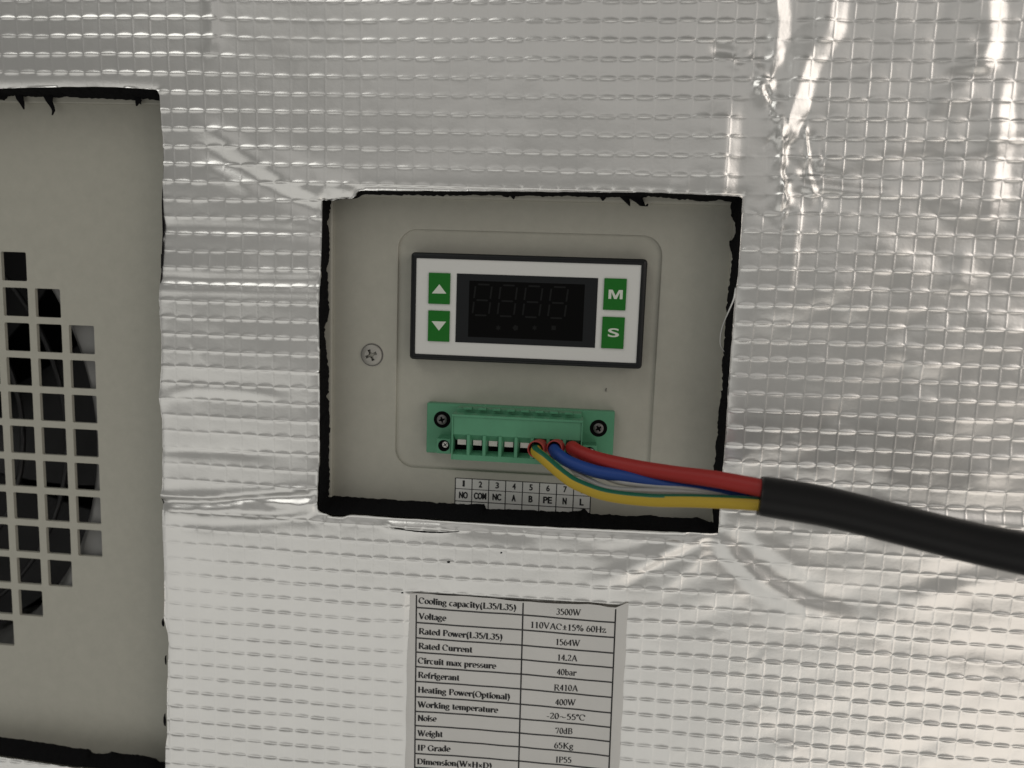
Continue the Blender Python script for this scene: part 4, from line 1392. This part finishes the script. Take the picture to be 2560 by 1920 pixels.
tube('filler_strand', TP, lambda t: 1.25 - 0.3 * abs(t - .6), M_TAPE, cable, 12, flat=0.7)
TP2 = [D(1300, 1026, -26), D(1345, 1042, -30), D(1420, 1050, -34), D(1500, 1058, -39), D(1575, 1068, -43)]
tube('filler_strand', TP2, lambda t: 1.3 - 0.4 * t, M_TAPE, cable, 12, flat=0.8)
for path, rr in (([D(1173, 962, -8), D(1167, 965, -13), D(1157, 971, -18.5)], 2.75), ([D(1210, 961, -8), D(1205, 964, -13), D(1197, 969, -17.5)], 2.6)):
    # open-ended sleeve: outside and inside walls
    p = smooth_path(path, 8)
    vs, fs = [], []
    n = 24
    seq = [(q_, rr) for q_ in p] + [(q_, rr - 0.38) for q_ in reversed(p)]
    for i, (c, r_) in enumerate(seq):
        pi = min(i, len(seq) - 1 - i)
        tdir = p[min(pi + 1, len(p) - 1)] - p[max(pi - 1, 0)]
        tdir = tdir / np.linalg.norm(tdir)
        sd = np.cross(tdir, [0, 0, 1.0]); sd /= np.linalg.norm(sd)
        u_ = np.cross(sd, tdir)
        for k in range(n):
            g = 2 * math.pi * k / n
            vs.append(c + r_ * (math.cos(g) * u_ + math.sin(g) * sd))
    for i in range(len(seq) - 1):
        for k in range(n):
            j = (k + 1) % n
            fs.append((i * n + k, i * n + j, (i + 1) * n + j, (i + 1) * n + k))
    mesh_obj('wire_sleeve', vs, fs, M_SLEEVE, cable, True)

# ------------------------------------------------------------------ loose bits
th = tube('loose_strand', [Z4.at(330, 285, -12.5), Z4.at(318, 350, -13.5), Z4.at(287, 425, -12), Z4.at(256, 500, -8), Z4.at(241, 560, -6), Z4.at(240, 620, -5), Z4.at(262, 662, -4)], lambda t: 0.26 - 0.12 * t, M_THREAD, None, 8)
tag(th, 'thin pale plastic strand curling out of the right edge of the control opening', 'strand')


def crumb(px, py, y, r, el, label):
    bm = bmesh.new()
    bmesh.ops.create_icosphere(bm, subdivisions=2, radius=1.0)
    c = DSP.at(px, py, y)
    c[1] = foil_y(c[0], c[2]) - 0.1
    for v in bm.verts:
        k = random.uniform(0.75, 1.2)
        v.co = Vector(((c[0] + v.co.x * r * el * k) * K, (c[1] + v.co.y * r * 0.5 * k) * K, (c[2] + v.co.z * r * k) * K))
    return tag(bm_obj('foam_crumb', bm, M_FOAM, None, True), label, 'crumb', 'black crumbs on the foil')


crumb(970, 1212, -13.6, 0.36, 1.5, 'black crumb on the foil below the slit, larger one left of centre')
crumb(1083, 1193, -13.6, 0.28, 1.3, 'tiny black crumb on the foil below the terminal number sticker')
crumb(870, 1279, -13.6, 0.22, 1.8, 'black crumb beside the upper left corner of the specification label')
hr = tube('hair', [Z2.at(1393, 978, 0.95), Z2.at(1391, 985, 0.85), Z2.at(1392, 993, 1.0)], 0.12, M_INK, None, 6)
tag(hr, 'short black hair on the grey plate above the right end of the terminal block', 'hair')
